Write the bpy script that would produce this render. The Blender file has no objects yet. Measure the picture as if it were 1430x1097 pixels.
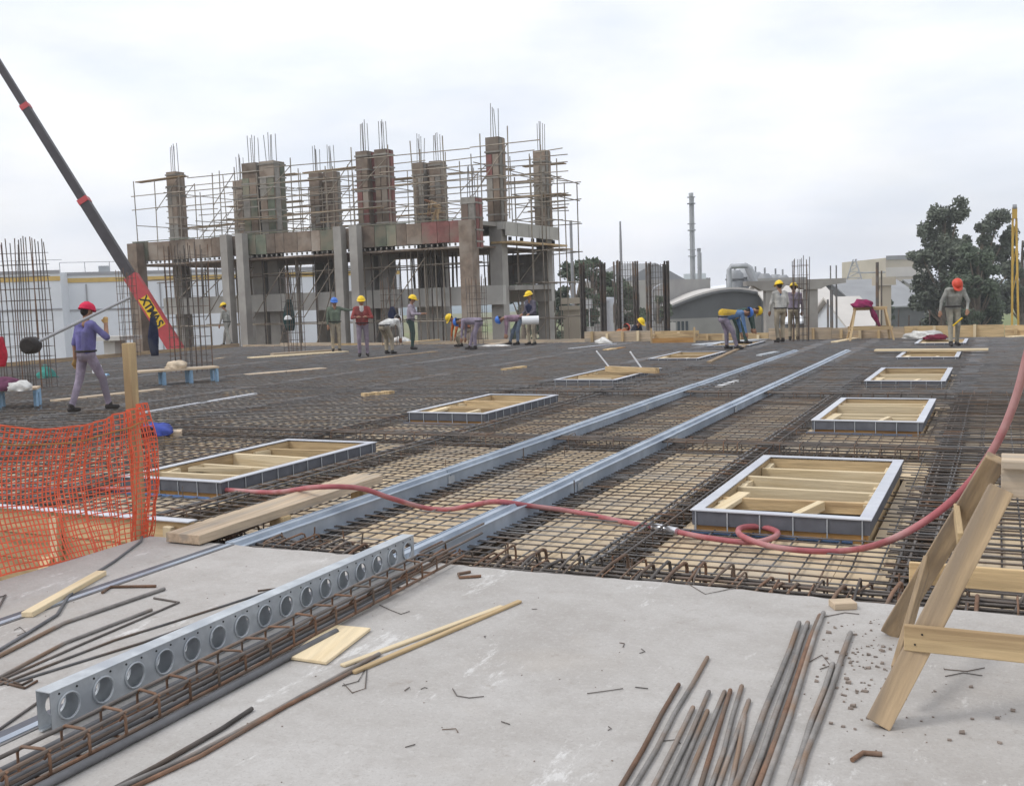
import bpy, bmesh, math, random
import numpy as np
from mathutils import Vector, Matrix
random.seed(7); rnd = random.Random(11)
S = bpy.context.scene; C = S.collection
R = math.radians

# ------------------------------------------------------------------ camera
F_PX, W_PX, H_PX, EYE = 1440.0, 1430.0, 1097.0, 1.6
PITCH, ROLL, YAW = R(5.31), R(-1.958), R(-25.36)
fw = Vector((math.sin(YAW)*math.cos(PITCH), math.cos(YAW)*math.cos(PITCH), -math.sin(PITCH)))
rt0 = Vector((math.cos(YAW), -math.sin(YAW), 0)); up0 = rt0.cross(fw)
rt = math.cos(ROLL)*rt0 + math.sin(ROLL)*up0
up = -math.sin(ROLL)*rt0 + math.cos(ROLL)*up0
cd = bpy.data.cameras.new('camera'); cam = bpy.data.objects.new('camera', cd); C.objects.link(cam)
cd.sensor_width = 36; cd.lens = 36*F_PX/W_PX; cd.clip_start = .05; cd.clip_end = 4000
m = Matrix((rt, up, -fw)).transposed().to_4x4(); m.translation = Vector((0, 0, EYE)); cam.matrix_world = m
S.camera = cam

# ------------------------------------------------------------------ sky and sun
SUN_EL, SUN_AZ = R(50), R(-128)          # azimuth from +Y towards +X
w = bpy.data.worlds.new('World'); S.world = w; w.use_nodes = True
nt = w.node_tree; N = nt.nodes; L = nt.links
bg = N['Background']; bg.inputs['Strength'].default_value = .1
sky = N.new('ShaderNodeTexSky'); sky.sky_type = 'NISHITA'; sky.sun_disc = False
sky.sun_elevation = SUN_EL; sky.sun_rotation = SUN_AZ; sky.dust_density = 3; sky.air_density = 1.2
tc = N.new('ShaderNodeTexCoord'); mp = N.new('ShaderNodeMapping'); mp.inputs['Scale'].default_value = (1, 1, 3.2)
n1 = N.new('ShaderNodeTexNoise'); n1.inputs['Scale'].default_value = 2.6; n1.inputs['Detail'].default_value = 7; n1.inputs['Roughness'].default_value = .55
r1 = N.new('ShaderNodeValToRGB'); r1.color_ramp.elements[0].position = .3; r1.color_ramp.elements[0].color = (.72, .72, .72, 1)
r1.color_ramp.elements[1].position = .62; r1.color_ramp.elements[1].color = (.97, .97, .97, 1)
n2 = N.new('ShaderNodeTexNoise'); n2.inputs['Scale'].default_value = 5.5; n2.inputs['Detail'].default_value = 6
r2 = N.new('ShaderNodeValToRGB'); r2.color_ramp.elements[0].position = .3; r2.color_ramp.elements[0].color = (9.2, 9.75, 10.9, 1)
r2.color_ramp.elements[1].position = .7; r2.color_ramp.elements[1].color = (11.0, 11.05, 11.3, 1)
mx = N.new('ShaderNodeMix'); mx.data_type = 'RGBA'; mx.clamp_factor = True
L.new(tc.outputs['Generated'], mp.inputs[0]); L.new(mp.outputs[0], n1.inputs[0]); L.new(mp.outputs[0], n2.inputs[0])
L.new(n1.outputs[0], r1.inputs[0]); L.new(n2.outputs[0], r2.inputs[0])
L.new(r1.outputs[0], mx.inputs[0]); L.new(sky.outputs[0], mx.inputs[6]); L.new(r2.outputs[0], mx.inputs[7])
L.new(mx.outputs[2], bg.inputs['Color'])
sl = bpy.data.lights.new('sun', 'SUN'); sl.energy = 1.3; sl.angle = R(14); sl.color = (1, .975, .94)
so = bpy.data.objects.new('sun', sl); C.objects.link(so)
sd = Vector((math.sin(SUN_AZ)*math.cos(SUN_EL), math.cos(SUN_AZ)*math.cos(SUN_EL), math.sin(SUN_EL)))
so.rotation_euler = sd.to_track_quat('Z', 'Y').to_euler(); so.location = (0, 0, 40)
vs = S.view_settings; vs.view_transform = 'Standard'; vs.look = 'None'; vs.gamma = 1; vs.exposure = .14; vs.use_curve_mapping = False

# ------------------------------------------------------------------ helpers
def ray(px, py): return (px-W_PX/2)/F_PX*rt - (py-H_PX/2)/F_PX*up + fw
def G(px, py, z=0.0):                     # the point of the level z seen at a pixel
    d = ray(px, py); t = (z-EYE)/d.z; return Vector((d.x*t, d.y*t, z))
def Dp(px, py, D):                        # the point at depth D seen at a pixel
    d = ray(px, py); return Vector((d.x*D, d.y*D, EYE+d.z*D))
def Yp(px, py, y):                        # the point of the plane y = const seen at a pixel
    d = ray(px, py); t = y/d.y; return Vector((d.x*t, y, EYE+d.z*t))

class MB:
    def __init__(s): s.v = []; s.f = []; s.m = []; s.mi = 0; s.sm = []
    def add(s, vs, fs, smooth=False):
        o = len(s.v); s.v += [tuple(v) for v in vs]
        for f in fs: s.f.append(tuple(i+o for i in f)); s.m.append(s.mi); s.sm.append(smooth)
    def box(s, c, size, rot=None):
        x, y, z = (a/2 for a in size); c = Vector(c)
        vs = [Vector((sx*x, sy*y, sz*z)) for sz in (-1, 1) for sy in (-1, 1) for sx in (-1, 1)]
        if rot is not None: vs = [rot @ v for v in vs]
        s.add([v+c for v in vs], [(0,2,3,1),(4,5,7,6),(0,1,5,4),(2,6,7,3),(0,4,6,2),(1,3,7,5)])
    def bb(s, a, b): s.box([(p+q)/2 for p, q in zip(a, b)], [abs(q-p) for p, q in zip(a, b)])
    def beam(s, p, q, wd, h, upv=(0,0,1)):     # rectangular stick from p to q
        p, q = Vector(p), Vector(q); d = (q-p); l = d.length; d.normalize(); u = Vector(upv)
        x = d.cross(u)
        if x.length < 1e-4: x = d.cross(Vector((0,1,0)))
        x.normalize(); u = x.cross(d)
        s.box((p+q)/2, (l, wd, h), Matrix((d, -x, u)).transposed())
    def tube(s, pts, r, n=6, caps=True, closed=False, smooth=True):
        pts = [Vector(p) for p in pts]; k = len(pts); rr = r if isinstance(r, (list, tuple)) else [r]*k
        ring = []; nrm = None
        for i, p in enumerate(pts):
            if closed: d = pts[(i+1) % k]-pts[i-1]
            else: d = pts[min(i+1, k-1)]-pts[max(i-1, 0)]
            d.normalize()
            if nrm is None:
                nrm = d.orthogonal()
            nrm = (nrm - d*nrm.dot(d)); nrm.normalize(); b = d.cross(nrm)
            ring.append([p + (nrm*math.cos(a)+b*math.sin(a))*rr[i] for a in (2*math.pi*j/n for j in range(n))])
        vs = [v for g in ring for v in g]; fs = []
        for i in range(k if closed else k-1):
            for j in range(n):
                a, b2 = i*n+j, i*n+(j+1) % n; c, d2 = ((i+1) % k)*n+(j+1) % n, ((i+1) % k)*n+j
                fs.append((a, b2, c, d2))
        s.add(vs, fs, smooth)
        if caps and not closed: s.add(ring[0], [tuple(range(n-1, -1, -1))]); s.add(ring[-1], [tuple(range(n))])
    def prism(s, prof, p, q, ax, ay):          # profile (u,v) swept from p to q; u along ax, v along ay
        p, q, ax, ay = Vector(p), Vector(q), Vector(ax), Vector(ay); n = len(prof)
        a = [p+ax*u+ay*v for u, v in prof]; b = [q+ax*u+ay*v for u, v in prof]
        s.add(a+b, [(i, (i+1) % n, n+(i+1) % n, n+i) for i in range(n)]+[tuple(range(n-1, -1, -1)), tuple(range(n, 2*n))])
    def mesh(s, name, mats, off=(0,0,0)):
        me = bpy.data.meshes.new(name); o = Vector(off)
        me.from_pydata([(v[0]-o.x, v[1]-o.y, v[2]-o.z) for v in s.v], [], s.f)
        for mt in (mats if isinstance(mats, (list, tuple)) else [mats]): me.materials.append(mt)
        me.polygons.foreach_set('material_index', s.m); me.polygons.foreach_set('use_smooth', s.sm); me.update()
        return me
def setp(o, label=None, cat=None, group=None, kind=None):
    if label: o['label'] = label
    if cat: o['category'] = cat
    if group: o['group'] = group
    if kind: o['kind'] = kind
    return o
def link(name, data, parent=None, loc=None):
    o = bpy.data.objects.new(name, data); C.objects.link(o)
    if parent: o.parent = parent
    if loc is not None: o.location = loc
    return o
def absloc(o):
    l = Vector((0,0,0))
    while o: l += o.location; o = o.parent
    return l
def ob(name, mb, mats, parent=None, label=None, cat=None, group=None, kind=None, org=None):
    """mesh built in world coordinates; origin at its base centre (top level) or its parent's"""
    wk = isinstance(mats, WoodKey)
    if wk: mats = wood_for(str(mats), mb.v)
    if parent is not None:
        o = link(name, mb.mesh(name, mats, absloc(parent)), parent)
    else:
        if org is None:
            a = np.array(mb.v); org = ((a[:,0].min()+a[:,0].max())/2, (a[:,1].min()+a[:,1].max())/2, a[:,2].min())
        o = link(name, mb.mesh(name, mats, org), None, org)
    if wk and sum(c*c for c in mb.v[0]) < 110:      # worn arrises on the near timber
        md = o.modifiers.new('worn', 'BEVEL'); md.width = .004; md.segments = 2; md.limit_method = 'ANGLE'
    return setp(o, label, cat, group, kind)
def thing(name, loc, label=None, cat=None, group=None, kind=None, rotz=0):
    o = link(name, None, None, loc); o.rotation_euler = (0, 0, rotz); o.empty_display_size = .2
    return setp(o, label, cat, group, kind)
def tobox(name, c, size, mt, parent=None, rot=None, **k):
    b = MB(); b.box(c, size, rot); return ob(name, b, mt, parent, **k)

# ------------------------------------------------------------------ materials
def mat(name, col, rough=.8, metal=0.0, var=.2, scale=6, col2=None, amt2=.5, bump=0.0, bscale=None, rand=0.0, stretch=(1,1,1), detail=6, spec=.35, pre=None):
    mt = bpy.data.materials.new(name); mt.use_nodes = True; nt = mt.node_tree; N = nt.nodes; L = nt.links
    b = N['Principled BSDF']; b.inputs['Roughness'].default_value = rough; b.inputs['Metallic'].default_value = metal
    b.inputs['Specular IOR Level'].default_value = spec
    tc = N.new('ShaderNodeTexCoord'); mp = N.new('ShaderNodeMapping'); mp.inputs['Scale'].default_value = stretch
    if pre is not None:                   # turn the grain along the piece
        m0 = N.new('ShaderNodeMapping'); m0.inputs['Rotation'].default_value = (0, 0, -pre[0]); m1 = N.new('ShaderNodeMapping'); m1.inputs['Rotation'].default_value = (0, pre[1], 0)
        L.new(tc.outputs['Object'], m0.inputs[0]); L.new(m0.outputs[0], m1.inputs[0]); L.new(m1.outputs[0], mp.inputs[0])
    else: L.new(tc.outputs['Object'], mp.inputs[0])
    oi = N.new('ShaderNodeObjectInfo')
    ad = N.new('ShaderNodeVectorMath'); ad.operation = 'MULTIPLY_ADD'; ad.inputs[1].default_value = (37, 37, 37)
    cb = N.new('ShaderNodeCombineXYZ')
    for i in range(3): L.new(oi.outputs['Random'], cb.inputs[i])
    L.new(cb.outputs[0], ad.inputs[0]); L.new(mp.outputs[0], ad.inputs[2])
    n = N.new('ShaderNodeTexNoise'); n.inputs['Scale'].default_value = scale; n.inputs['Detail'].default_value = detail; n.inputs['Roughness'].default_value = .6
    L.new(ad.outputs[0], n.inputs[0])
    rp = N.new('ShaderNodeValToRGB'); e = rp.color_ramp.elements; e[0].position = .3; e[1].position = .7
    e[0].color = tuple(c*(1-var) for c in col)+(1,); e[1].color = tuple(min(1, c*(1+var)) for c in col)+(1,)
    L.new(n.outputs[0], rp.inputs[0]); out = rp.outputs[0]
    if col2:
        nb = N.new('ShaderNodeTexNoise'); nb.inputs['Scale'].default_value = scale*.37; nb.inputs['Detail'].default_value = 5
        L.new(ad.outputs[0], nb.inputs[0])
        mr = N.new('ShaderNodeMapRange'); mr.inputs[1].default_value = .62-amt2*.35; mr.inputs[2].default_value = .72-amt2*.2
        L.new(nb.outputs[0], mr.inputs[0])
        mx = N.new('ShaderNodeMix'); mx.data_type = 'RGBA'; L.new(mr.outputs[0], mx.inputs[0]); L.new(out, mx.inputs[6])
        mx.inputs[7].default_value = tuple(col2)+(1,); out = mx.outputs[2]
    if rand:
        hs = N.new('ShaderNodeHueSaturation'); mr = N.new('ShaderNodeMapRange'); mr.inputs[3].default_value = 1-rand; mr.inputs[4].default_value = 1+rand
        L.new(oi.outputs['Random'], mr.inputs[0]); L.new(mr.outputs[0], hs.inputs['Value']); L.new(out, hs.inputs['Color']); out = hs.outputs[0]
    L.new(out, b.inputs['Base Color'])
    if bump:
        bp = N.new('ShaderNodeBump'); bp.inputs['Strength'].default_value = bump; bp.inputs['Distance'].default_value = .01
        nb2 = N.new('ShaderNodeTexNoise'); nb2.inputs['Scale'].default_value = bscale or scale*3; nb2.inputs['Detail'].default_value = 5
        L.new(ad.outputs[0], nb2.inputs[0]); L.new(nb2.outputs[0], bp.inputs['Height']); L.new(bp.outputs[0], b.inputs['Normal'])
    return mt
K = {}
WOODS = {'wood': ((.55, .405, .225), (.38, .265, .145), .38, .22, .2), 'woodlight': ((.68, .56, .37), (.60, .47, .28), .3, .1, .12), 'woodold': ((.35, .255, .155), (.24, .185, .13), .5, .3, .15),
         'woodplank': ((.52, .41, .29), (.40, .34, .27), .4, .24, .1), 'woodorange': ((.43, .24, .085), (.33, .17, .06), .4, .2, .15)}
class WoodKey(str): pass
for k_ in WOODS: K[k_] = WoodKey(k_)
WV = {}
def wood_for(key, verts):                  # the wood whose grain runs along the piece
    a = np.array(verts); a = a-a.mean(0); u, s_, vt = np.linalg.svd(a, full_matrices=False); d = vt[0]
    d = d*(1 if d[0]+1e-3*d[1]+1e-6*d[2] >= 0 else -1); el = round(math.degrees(math.asin(max(-1, min(1, d[2]))))/15)*15; az = 0 if abs(el) > 80 else round(math.degrees(math.atan2(d[1], d[0]))/15)*15; v = (az, el)
    if (key, v) not in WV:
        c1, c2, am, va, ra = WOODS[key]
        WV[(key, v)] = mat('%s_grain' % {'wood':'timber','woodlight':'fresh_timber','woodold':'weathered_timber','woodplank':'dusty_board','woodorange':'oiled_board'}[key], c1, .85, var=va, scale=1.0, col2=c2, amt2=am, bump=.5, bscale=1.3, rand=ra, stretch=(2.2, 30, 30), pre=(R(az), R(el)))
    return WV[(key, v)]
K['ply'] = mat('plywood_form_sheet', (.56, .44, .29), .85, var=.14, scale=3.0, col2=(.47, .39, .29), amt2=.5, bump=.1, rand=.14)
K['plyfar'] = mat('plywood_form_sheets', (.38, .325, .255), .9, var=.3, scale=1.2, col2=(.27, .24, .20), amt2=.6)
K['plydark'] = mat('dark_form_board', (.17, .125, .08), .9, var=.3, scale=3)  # dark brown boards of the trenches and the void platform
K['rebar'] = mat('rebar_steel', (.122, .108, .098), .62, metal=.3, var=.35, scale=5, col2=(.17, .115, .08), amt2=.3, rand=.3, bump=.3, bscale=90)
K['rebargrey'] = mat('grey_rebar_steel', (.165, .162, .162), .55, metal=.4, var=.28, scale=6, col2=(.17, .13, .10), amt2=.3, rand=.25, bump=.35, bscale=110)
K['bargrey'] = mat('dusty_grey_bar', (.25, .235, .22), .65, metal=.25, var=.3, scale=7, col2=(.26, .18, .125), amt2=.42, rand=.15, bump=.4, bscale=120)
K['rust'] = mat('rusty_rebar', (.19, .11, .07), .8, metal=.12, var=.35, scale=9, col2=(.15, .115, .09), amt2=.5, rand=.2, bump=.4, bscale=80)
K['darksteel'] = mat('dark_steel_pipe', (.16, .16, .165), .6, metal=.35, var=.3, scale=6, rand=.2)
K['galv'] = mat('galvanised_steel', (.50, .53, .55), .5, metal=.35, var=.16, scale=14, col2=(.40, .43, .46), amt2=.5, bump=.06, rand=.06)
K['rail'] = mat('galvanised_rail', (.40, .455, .52), .42, metal=.3, var=.14, scale=5, col2=(.31, .36, .425), amt2=.5, rand=.06)
K['flange'] = mat('painted_angle_flange', (.54, .555, .59), .5, metal=.15, var=.1, scale=5, col2=(.50, .51, .56), amt2=.3, rand=.06)
K['web'] = mat('grey_steel_web', (.12, .126, .145), .55, metal=.3, var=.2, scale=6, rand=.1)
K['blue'] = mat('blue_painted_pipe', (.06, .115, .24), .6, var=.25, scale=8)
K['lightblue'] = mat('light_blue_paint', (.25, .40, .56), .6, var=.15, scale=6)
K['orange'] = mat('orange_plastic_net', (.74, .13, .06), .5, var=.15, scale=6, spec=.4)
K['hose'] = mat('dusty_red_hose', (.36, .105, .115), .6, var=.18, scale=7, col2=(.45, .25, .24), amt2=.35)
K['chrome'] = mat('steel_coupling', (.7, .7, .72), .3, metal=.8, var=.1)
K['concrete'] = mat('bare_concrete', (.34, .325, .30), .9, var=.14, scale=1.6, col2=(.27, .255, .235), amt2=.4, bump=.3, bscale=14, rand=.06)
K['concretelight'] = mat('pale_concrete', (.46, .45, .42), .9, var=.12, scale=1.2, bump=.25, bscale=14, rand=.05)
K['formbrown'] = mat('brown_form_panel', (.20, .155, .12), .85, var=.3, scale=2.5, col2=(.28, .24, .20), amt2=.4, rand=.3)
K['formgreen'] = mat('green_form_panel', (.135, .155, .115), .8, var=.3, scale=3, col2=(.21, .19, .14), amt2=.5, rand=.25)
K['formred'] = mat('red_form_panel', (.22, .095, .085), .8, var=.25, scale=3, col2=(.2, .15, .12), amt2=.4, rand=.2)
K['formgrey'] = mat('grey_form_panel', (.25, .235, .21), .85, var=.25, scale=3, rand=.2)
K['scaf'] = mat('scaffold_tube_steel', (.27, .235, .19), .6, metal=.3, var=.3, scale=2, rand=.25)
K['white'] = mat('white_painted_metal', (.68, .72, .76), .5, var=.06, scale=.4)
K['yellow'] = mat('yellow_stripe_paint', (.56, .39, .12), .6, var=.1, scale=2)
K['boom'] = mat('dark_crane_boom', (.05, .044, .048), .5, metal=.2, var=.2, scale=2)
K['boomred'] = mat('red_crane_paint', (.42, .055, .06), .45, var=.12, scale=2)
K['tag'] = mat('yellow_tag_paint', (.72, .47, .02), .6, var=.12, scale=6)
K['black'] = mat('black_paint', (.02, .02, .02), .7)
K['wall'] = mat('grey_render_wall', (.30, .29, .275), .9, var=.12, scale=.5)
K['walldark'] = mat('dark_metal_cladding', (.115, .118, .12), .7, var=.15, scale=.6)
K['roofgrey'] = mat('grey_metal_roof', (.27, .275, .28), .7, var=.12, scale=.4)
K['roofpale'] = mat('pale_metal_roof', (.56, .53, .49), .6, var=.1, scale=.3)
K['roofwhite'] = mat('white_metal_roof', (.78, .80, .82), .5, var=.04, scale=.3)
K['stack'] = mat('grey_steel_stack', (.33, .335, .35), .6, metal=.3, var=.12, scale=.4)
K['plant'] = mat('weathered_plant_steel', (.30, .31, .32), .6, metal=.3, var=.25, scale=.6, rand=.25)
K['beige'] = mat('beige_render', (.48, .43, .35), .9, var=.1, scale=.4)
K['glass'] = mat('dark_window_glass', (.05, .06, .07), .15, var=.1)
K['grass'] = mat('field_grass', (.155, .185, .065), .95, var=.3, scale=.05, col2=(.20, .175, .10), amt2=.5)
K['earth'] = mat('site_earth', (.25, .20, .15), .95, var=.25, scale=.25, col2=(.33, .29, .24), amt2=.4, bump=.4, bscale=2)
K['road'] = mat('pale_gravel_road', (.40, .385, .37), .95, var=.1, scale=.6)
K['hill'] = mat('far_hill', (.20, .25, .27), 1, var=.15, scale=.01)
K['bark'] = mat('grey_bark', (.20, .165, .13), .95, var=.3, scale=2, bump=.4)
K['leafA'] = mat('eucalyptus_leaf', (.12, .138, .10), .75, var=.45, scale=.6, detail=3)
K['leafB'] = mat('dark_tree_leaf', (.09, .115, .075), .75, var=.4, scale=.6, detail=3)
K['leafC'] = mat('hazy_tree_leaf', (.095, .12, .075), .8, var=.4, scale=.5, detail=3)
K['rigyellow'] = mat('yellow_rig_paint', (.48, .31, .07), .6, var=.2, scale=1)
K['cloth'] = {}
def cloth(n, c):
    if n not in K['cloth']: K['cloth'][n] = mat(n+'_cloth', c, .95, var=.3, scale=7, col2=tuple(x*.6+.03 for x in c), amt2=.45, bump=1.0, bscale=11, spec=.1)
    return K['cloth'][n]
K['skin'] = mat('skin', (.30, .165, .105), .65, var=.12, scale=12)
K['hair'] = mat('dark_hair', (.02, .015, .012), .8, var=.3, scale=30)
K['boot'] = mat('dark_boot', (.035, .03, .028), .8, var=.3, scale=12)
K['glove'] = mat('leather_glove', (.38, .24, .09), .9, var=.2, scale=12)
K['paper'] = mat('white_paper', (.78, .79, .80), .9, var=.04)
K['helmyellow'] = mat('yellow_helmet', (.80, .55, .02), .4, var=.08, scale=6)
K['helmblue'] = mat('blue_helmet', (.05, .17, .55), .4, var=.08, scale=6)
K['helmred'] = mat('red_helmet', (.62, .07, .035), .45, var=.08, scale=6)
K['cap'] = mat('crimson_cap', (.60, .02, .07), .8, var=.1, scale=8)
K['helmwhite'] = mat('white_helmet', (.78, .78, .78), .4, var=.05, scale=6)
K['stone'] = mat('rubble_chip', (.20, .165, .14), .95, var=.3, scale=20, rand=.2)
K['stain'] = mat('spilt_plaster', (.68, .67, .65), .95, var=.08, scale=20)

def slab_mat():
    mt = bpy.data.materials.new('cast_slab_concrete'); mt.use_nodes = True; nt = mt.node_tree; N = nt.nodes; L = nt.links
    b = N['Principled BSDF']; b.inputs['Roughness'].default_value = .85; b.inputs['Specular IOR Level'].default_value = .3
    tc = N.new('ShaderNodeTexCoord'); geo = N.new('ShaderNodeNewGeometry')
    def noise(sc, det=6, rough=.6, st=(1,1,1)):
        mp = N.new('ShaderNodeMapping'); mp.inputs['Scale'].default_value = st; L.new(geo.outputs['Position'], mp.inputs[0])
        n = N.new('ShaderNodeTexNoise'); n.inputs['Scale'].default_value = sc; n.inputs['Detail'].default_value = det; n.inputs['Roughness'].default_value = rough
        L.new(mp.outputs[0], n.inputs[0]); return n.outputs[0]
    def rng(x, a, b2, c=0, d=1):
        r = N.new('ShaderNodeMapRange'); r.inputs[1].default_value = a; r.inputs[2].default_value = b2; r.inputs[3].default_value = c; r.inputs[4].default_value = d
        L.new(x, r.inputs[0]); return r.outputs[0]
    def mixc(f, a, col, mode='MIX'):
        x = N.new('ShaderNodeMix'); x.data_type = 'RGBA'; x.blend_type = mode; L.new(f, x.inputs[0])
        if isinstance(a, tuple): x.inputs[6].default_value = a
        else: L.new(a, x.inputs[6])
        x.inputs[7].default_value = col; return x.outputs[2]
    c = mixc(rng(noise(.55, 5), .35, .68), (.435, .415, .39, 1), (.345, .322, .298, 1))
    c = mixc(rng(noise(2.3, 6, .65), .42, .75, 0, .55), c, (.52, .505, .485, 1))
    c = mixc(rng(noise(9, 6, .7), .48, .75, 0, .5), c, (.32, .295, .27, 1))
    c = mixc(rng(noise(38, 5, .7), .52, .72, 0, .5), c, (.54, .525, .50, 1))
    c = mixc(rng(noise(1.1, 9, .75, (1, .6, 1)), .60, .70, 0, .6), c, (.56, .54, .52, 1))
    c = mixc(rng(noise(85, 4, .65), .54, .72, 0, .6), c, (.27, .25, .23, 1))
    c = mixc(rng(noise(.9, 3), .58, .75, 0, .35), c, (.42, .37, .31, 1))
    c = mixc(rng(noise(3.2, 10, .8, (1, .35, 1)), .575, .63, 0, .7), c, (.64, .63, .61, 1))
    c = mixc(rng(noise(5.5, 8, .75), .60, .68, 0, .5), c, (.27, .235, .20, 1))
    L.new(c, b.inputs['Base Color'])
    bp = N.new('ShaderNodeBump'); bp.inputs['Strength'].default_value = .55; bp.inputs['Distance'].default_value = .008
    L.new(noise(22, 8, .7), bp.inputs['Height']); L.new(bp.outputs[0], b.inputs['Normal'])
    return mt
K['slab'] = slab_mat()

# ================================================================== SETTING
GZ = -4.5
def sheet(name, x0, y0, x1, y1, z, mt, th=.05):
    b = MB(); b.bb((x0, y0, z-th), (x1, y1, z)); return ob(name, b, mt, kind='structure', org=(0, 0, z))
b = MB(); b.add([(-760,-760,GZ),(760,-760,GZ),(760,760,GZ),(-760,760,GZ)], [(0,1,2,3)])
ob('ground', b, K['grass'], kind='structure', org=(0,0,GZ))
sheet('site_yard', -95, -30, -3, 88, GZ+.06, K['earth'])
sheet('gravel_road', 2, 148, 320, 156, GZ+.05, K['road'])
b = MB()                                   # low far hills
for s_ in range(2):
    r = 430+s_*110; n = 90; a0, a1 = R(-75), R(35); vs = []
    for i in range(n+1):
        a = a0+(a1-a0)*i/n; h = 2+2*math.sin(i*.23+s_*2)+1.5*math.sin(i*.61+s_)+s_*4
        p = Vector((math.sin(a)*r, math.cos(a)*r, 0))
        vs += [(p.x, p.y, GZ-.5), (p.x*1.02, p.y*1.02, GZ+max(1.5, h)), (p.x*1.2, p.y*1.2, GZ-.5)]
    b.add(vs, [(3*i, 3*i+3, 3*i+4, 3*i+1) for i in range(n)]+[(3*i+1, 3*i+4, 3*i+5, 3*i+2) for i in range(n)], True)
ob('far_hills', b, K['hill'], kind='structure', org=(0,900,GZ))

# ---- cast concrete slab the camera stands on (its front edge is slightly ragged)
SY = 5.39; SX0, SX1 = -5.44, 9.0
b = MB(); n = 240; r_ = random.Random(3); top = []; mid = []; bot = []
for i in range(n+1):
    x = SX0+(SX1-SX0)*i/n; j = r_.gauss(0, .006)+.012*math.sin(x*3.1)
    top.append((x, SY-.012+j+r_.gauss(0,.003), 0)); mid.append((x, SY+j*.5, -.018+r_.gauss(0,.004))); bot.append((x, SY, -.32))
vs = top+mid+bot+[(SX1,-4,0),(SX0,-4,0),(SX1,-4,-.32),(SX0,-4,-.32)]; o = n+1; e = 3*o
fs = [tuple(reversed(list(range(0,o))))[::-1]+(e, e+1)]
fs = [tuple(range(o-1,-1,-1))+(e+1, e)]
fs += [(i+1, i, o+i, o+i+1) for i in range(n)]+[(o+i+1, o+i, 2*o+i, 2*o+i+1) for i in range(n)]
fs += [(0, e+1, e+3, 2*o, o), (n, o+n, 2*o+n, e+2, e), (e, e+2, e+3, e+1)]
b.add(vs, fs); ob('concrete_slab', b, K['slab'], kind='structure', org=(0,0,0))
# slab carries on: lower floor walls under the edge
for x in (SX0+.35, 1.6): tobox('wall', (x, 1, (GZ-.32)/2), (.3, 8, -.32-GZ-.05), K['concrete'], label='concrete wall under the left edge of the cast slab' if x < 0 else 'concrete wall under the middle of the cast slab', cat='wall')

# ---- deck formwork: plywood sheets by bay, trenches between, openings
XL = [-28, -24.8, -22, -19.3, -16.5, -13.7, -11, -7.9, -6.15, -4.62, -3.3, -2.25, -.45, 2.5, 5.6]
YL = [5.62, 11, 16.5, 22, 27.5, 33]
FY = [(7.25, 9.87), (12.62, 15.26), (18.0, 20.9), (23.85, 26.6), (29.3, 31.6)]
FXR, FXL = (-2.03, -.77), (-7.66, -6.40)
HOLES = [(x0, y0, x1, y1) for (x0, x1) in (FXR, FXL) for (y0, y1) in FY]
VOID = (-28.2, 5.0, -5.45, 5.9)
HOLES.append(VOID)
def minus(rects, h):
    out = []
    for (a, b_, c, d) in rects:
        if h[0] >= c or h[2] <= a or h[1] >= d or h[3] <= b_: out.append((a, b_, c, d)); continue
        if h[1] > b_: out.append((a, b_, c, h[1]))
        if h[3] < d: out.append((a, h[3], c, d))
        y0, y1 = max(b_, h[1]), min(d, h[3])
        if h[0] > a: out.append((a, y0, h[0], y1))
        if h[2] < c: out.append((h[2], y0, c, y1))
    return out
deck = thing('formwork_deck', (-8, 19, -.2), kind='structure')
sheets = []
TX, TY = .13, .18                          # half widths of the trenches
bays = []
for i in range(len(XL)-1):
    for j in range(len(YL)-1):
        x0, x1, y0, y1 = XL[i]+TX, XL[i+1]-TX, YL[j]+TY, YL[j+1]-TY
        bays.append((XL[i], YL[j], XL[i+1], YL[j+1]))
        x = x0
        while x < x1-.02:
            xe = min(x+1.22, x1); y = y0-.0
            while y < y1-.02:
                ye = min(y+2.44, y1); rs = [(x, y, xe, ye)]
                for h in HOLES: rs = minus(rs, h)
                sheets += [q for q in rs if q[2]-q[0] > .03 and q[3]-q[1] > .03]
                y = ye
            x = xe
sheets.sort(key=lambda q: (q[0]+q[2])**2/4+(q[1]+q[3])**2/4)
rest = MB()
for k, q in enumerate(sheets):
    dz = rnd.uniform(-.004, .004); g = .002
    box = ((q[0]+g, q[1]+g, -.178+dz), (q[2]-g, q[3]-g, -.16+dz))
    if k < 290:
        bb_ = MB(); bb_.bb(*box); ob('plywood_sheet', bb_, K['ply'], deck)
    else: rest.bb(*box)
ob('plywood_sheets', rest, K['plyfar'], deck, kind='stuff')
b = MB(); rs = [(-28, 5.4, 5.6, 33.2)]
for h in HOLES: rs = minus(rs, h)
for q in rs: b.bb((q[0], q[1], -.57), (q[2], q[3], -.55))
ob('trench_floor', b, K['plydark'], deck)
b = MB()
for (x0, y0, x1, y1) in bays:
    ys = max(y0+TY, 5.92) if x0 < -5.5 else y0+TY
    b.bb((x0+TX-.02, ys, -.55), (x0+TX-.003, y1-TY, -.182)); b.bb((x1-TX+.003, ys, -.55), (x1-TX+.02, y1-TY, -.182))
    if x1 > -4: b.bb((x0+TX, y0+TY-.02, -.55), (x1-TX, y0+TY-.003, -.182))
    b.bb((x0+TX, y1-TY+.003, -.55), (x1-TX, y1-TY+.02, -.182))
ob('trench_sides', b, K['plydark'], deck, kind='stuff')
# timber props under the deck (seen through the openings)
b = MB()
for x in XL[5:]:
    for y in np.arange(6.5, 33, 2.2): b.box((x+.3, y, (GZ-.57)/2), (.09, .09, -.57-GZ))
ob('props', b, K['woodold'], deck, kind='stuff')

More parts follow.
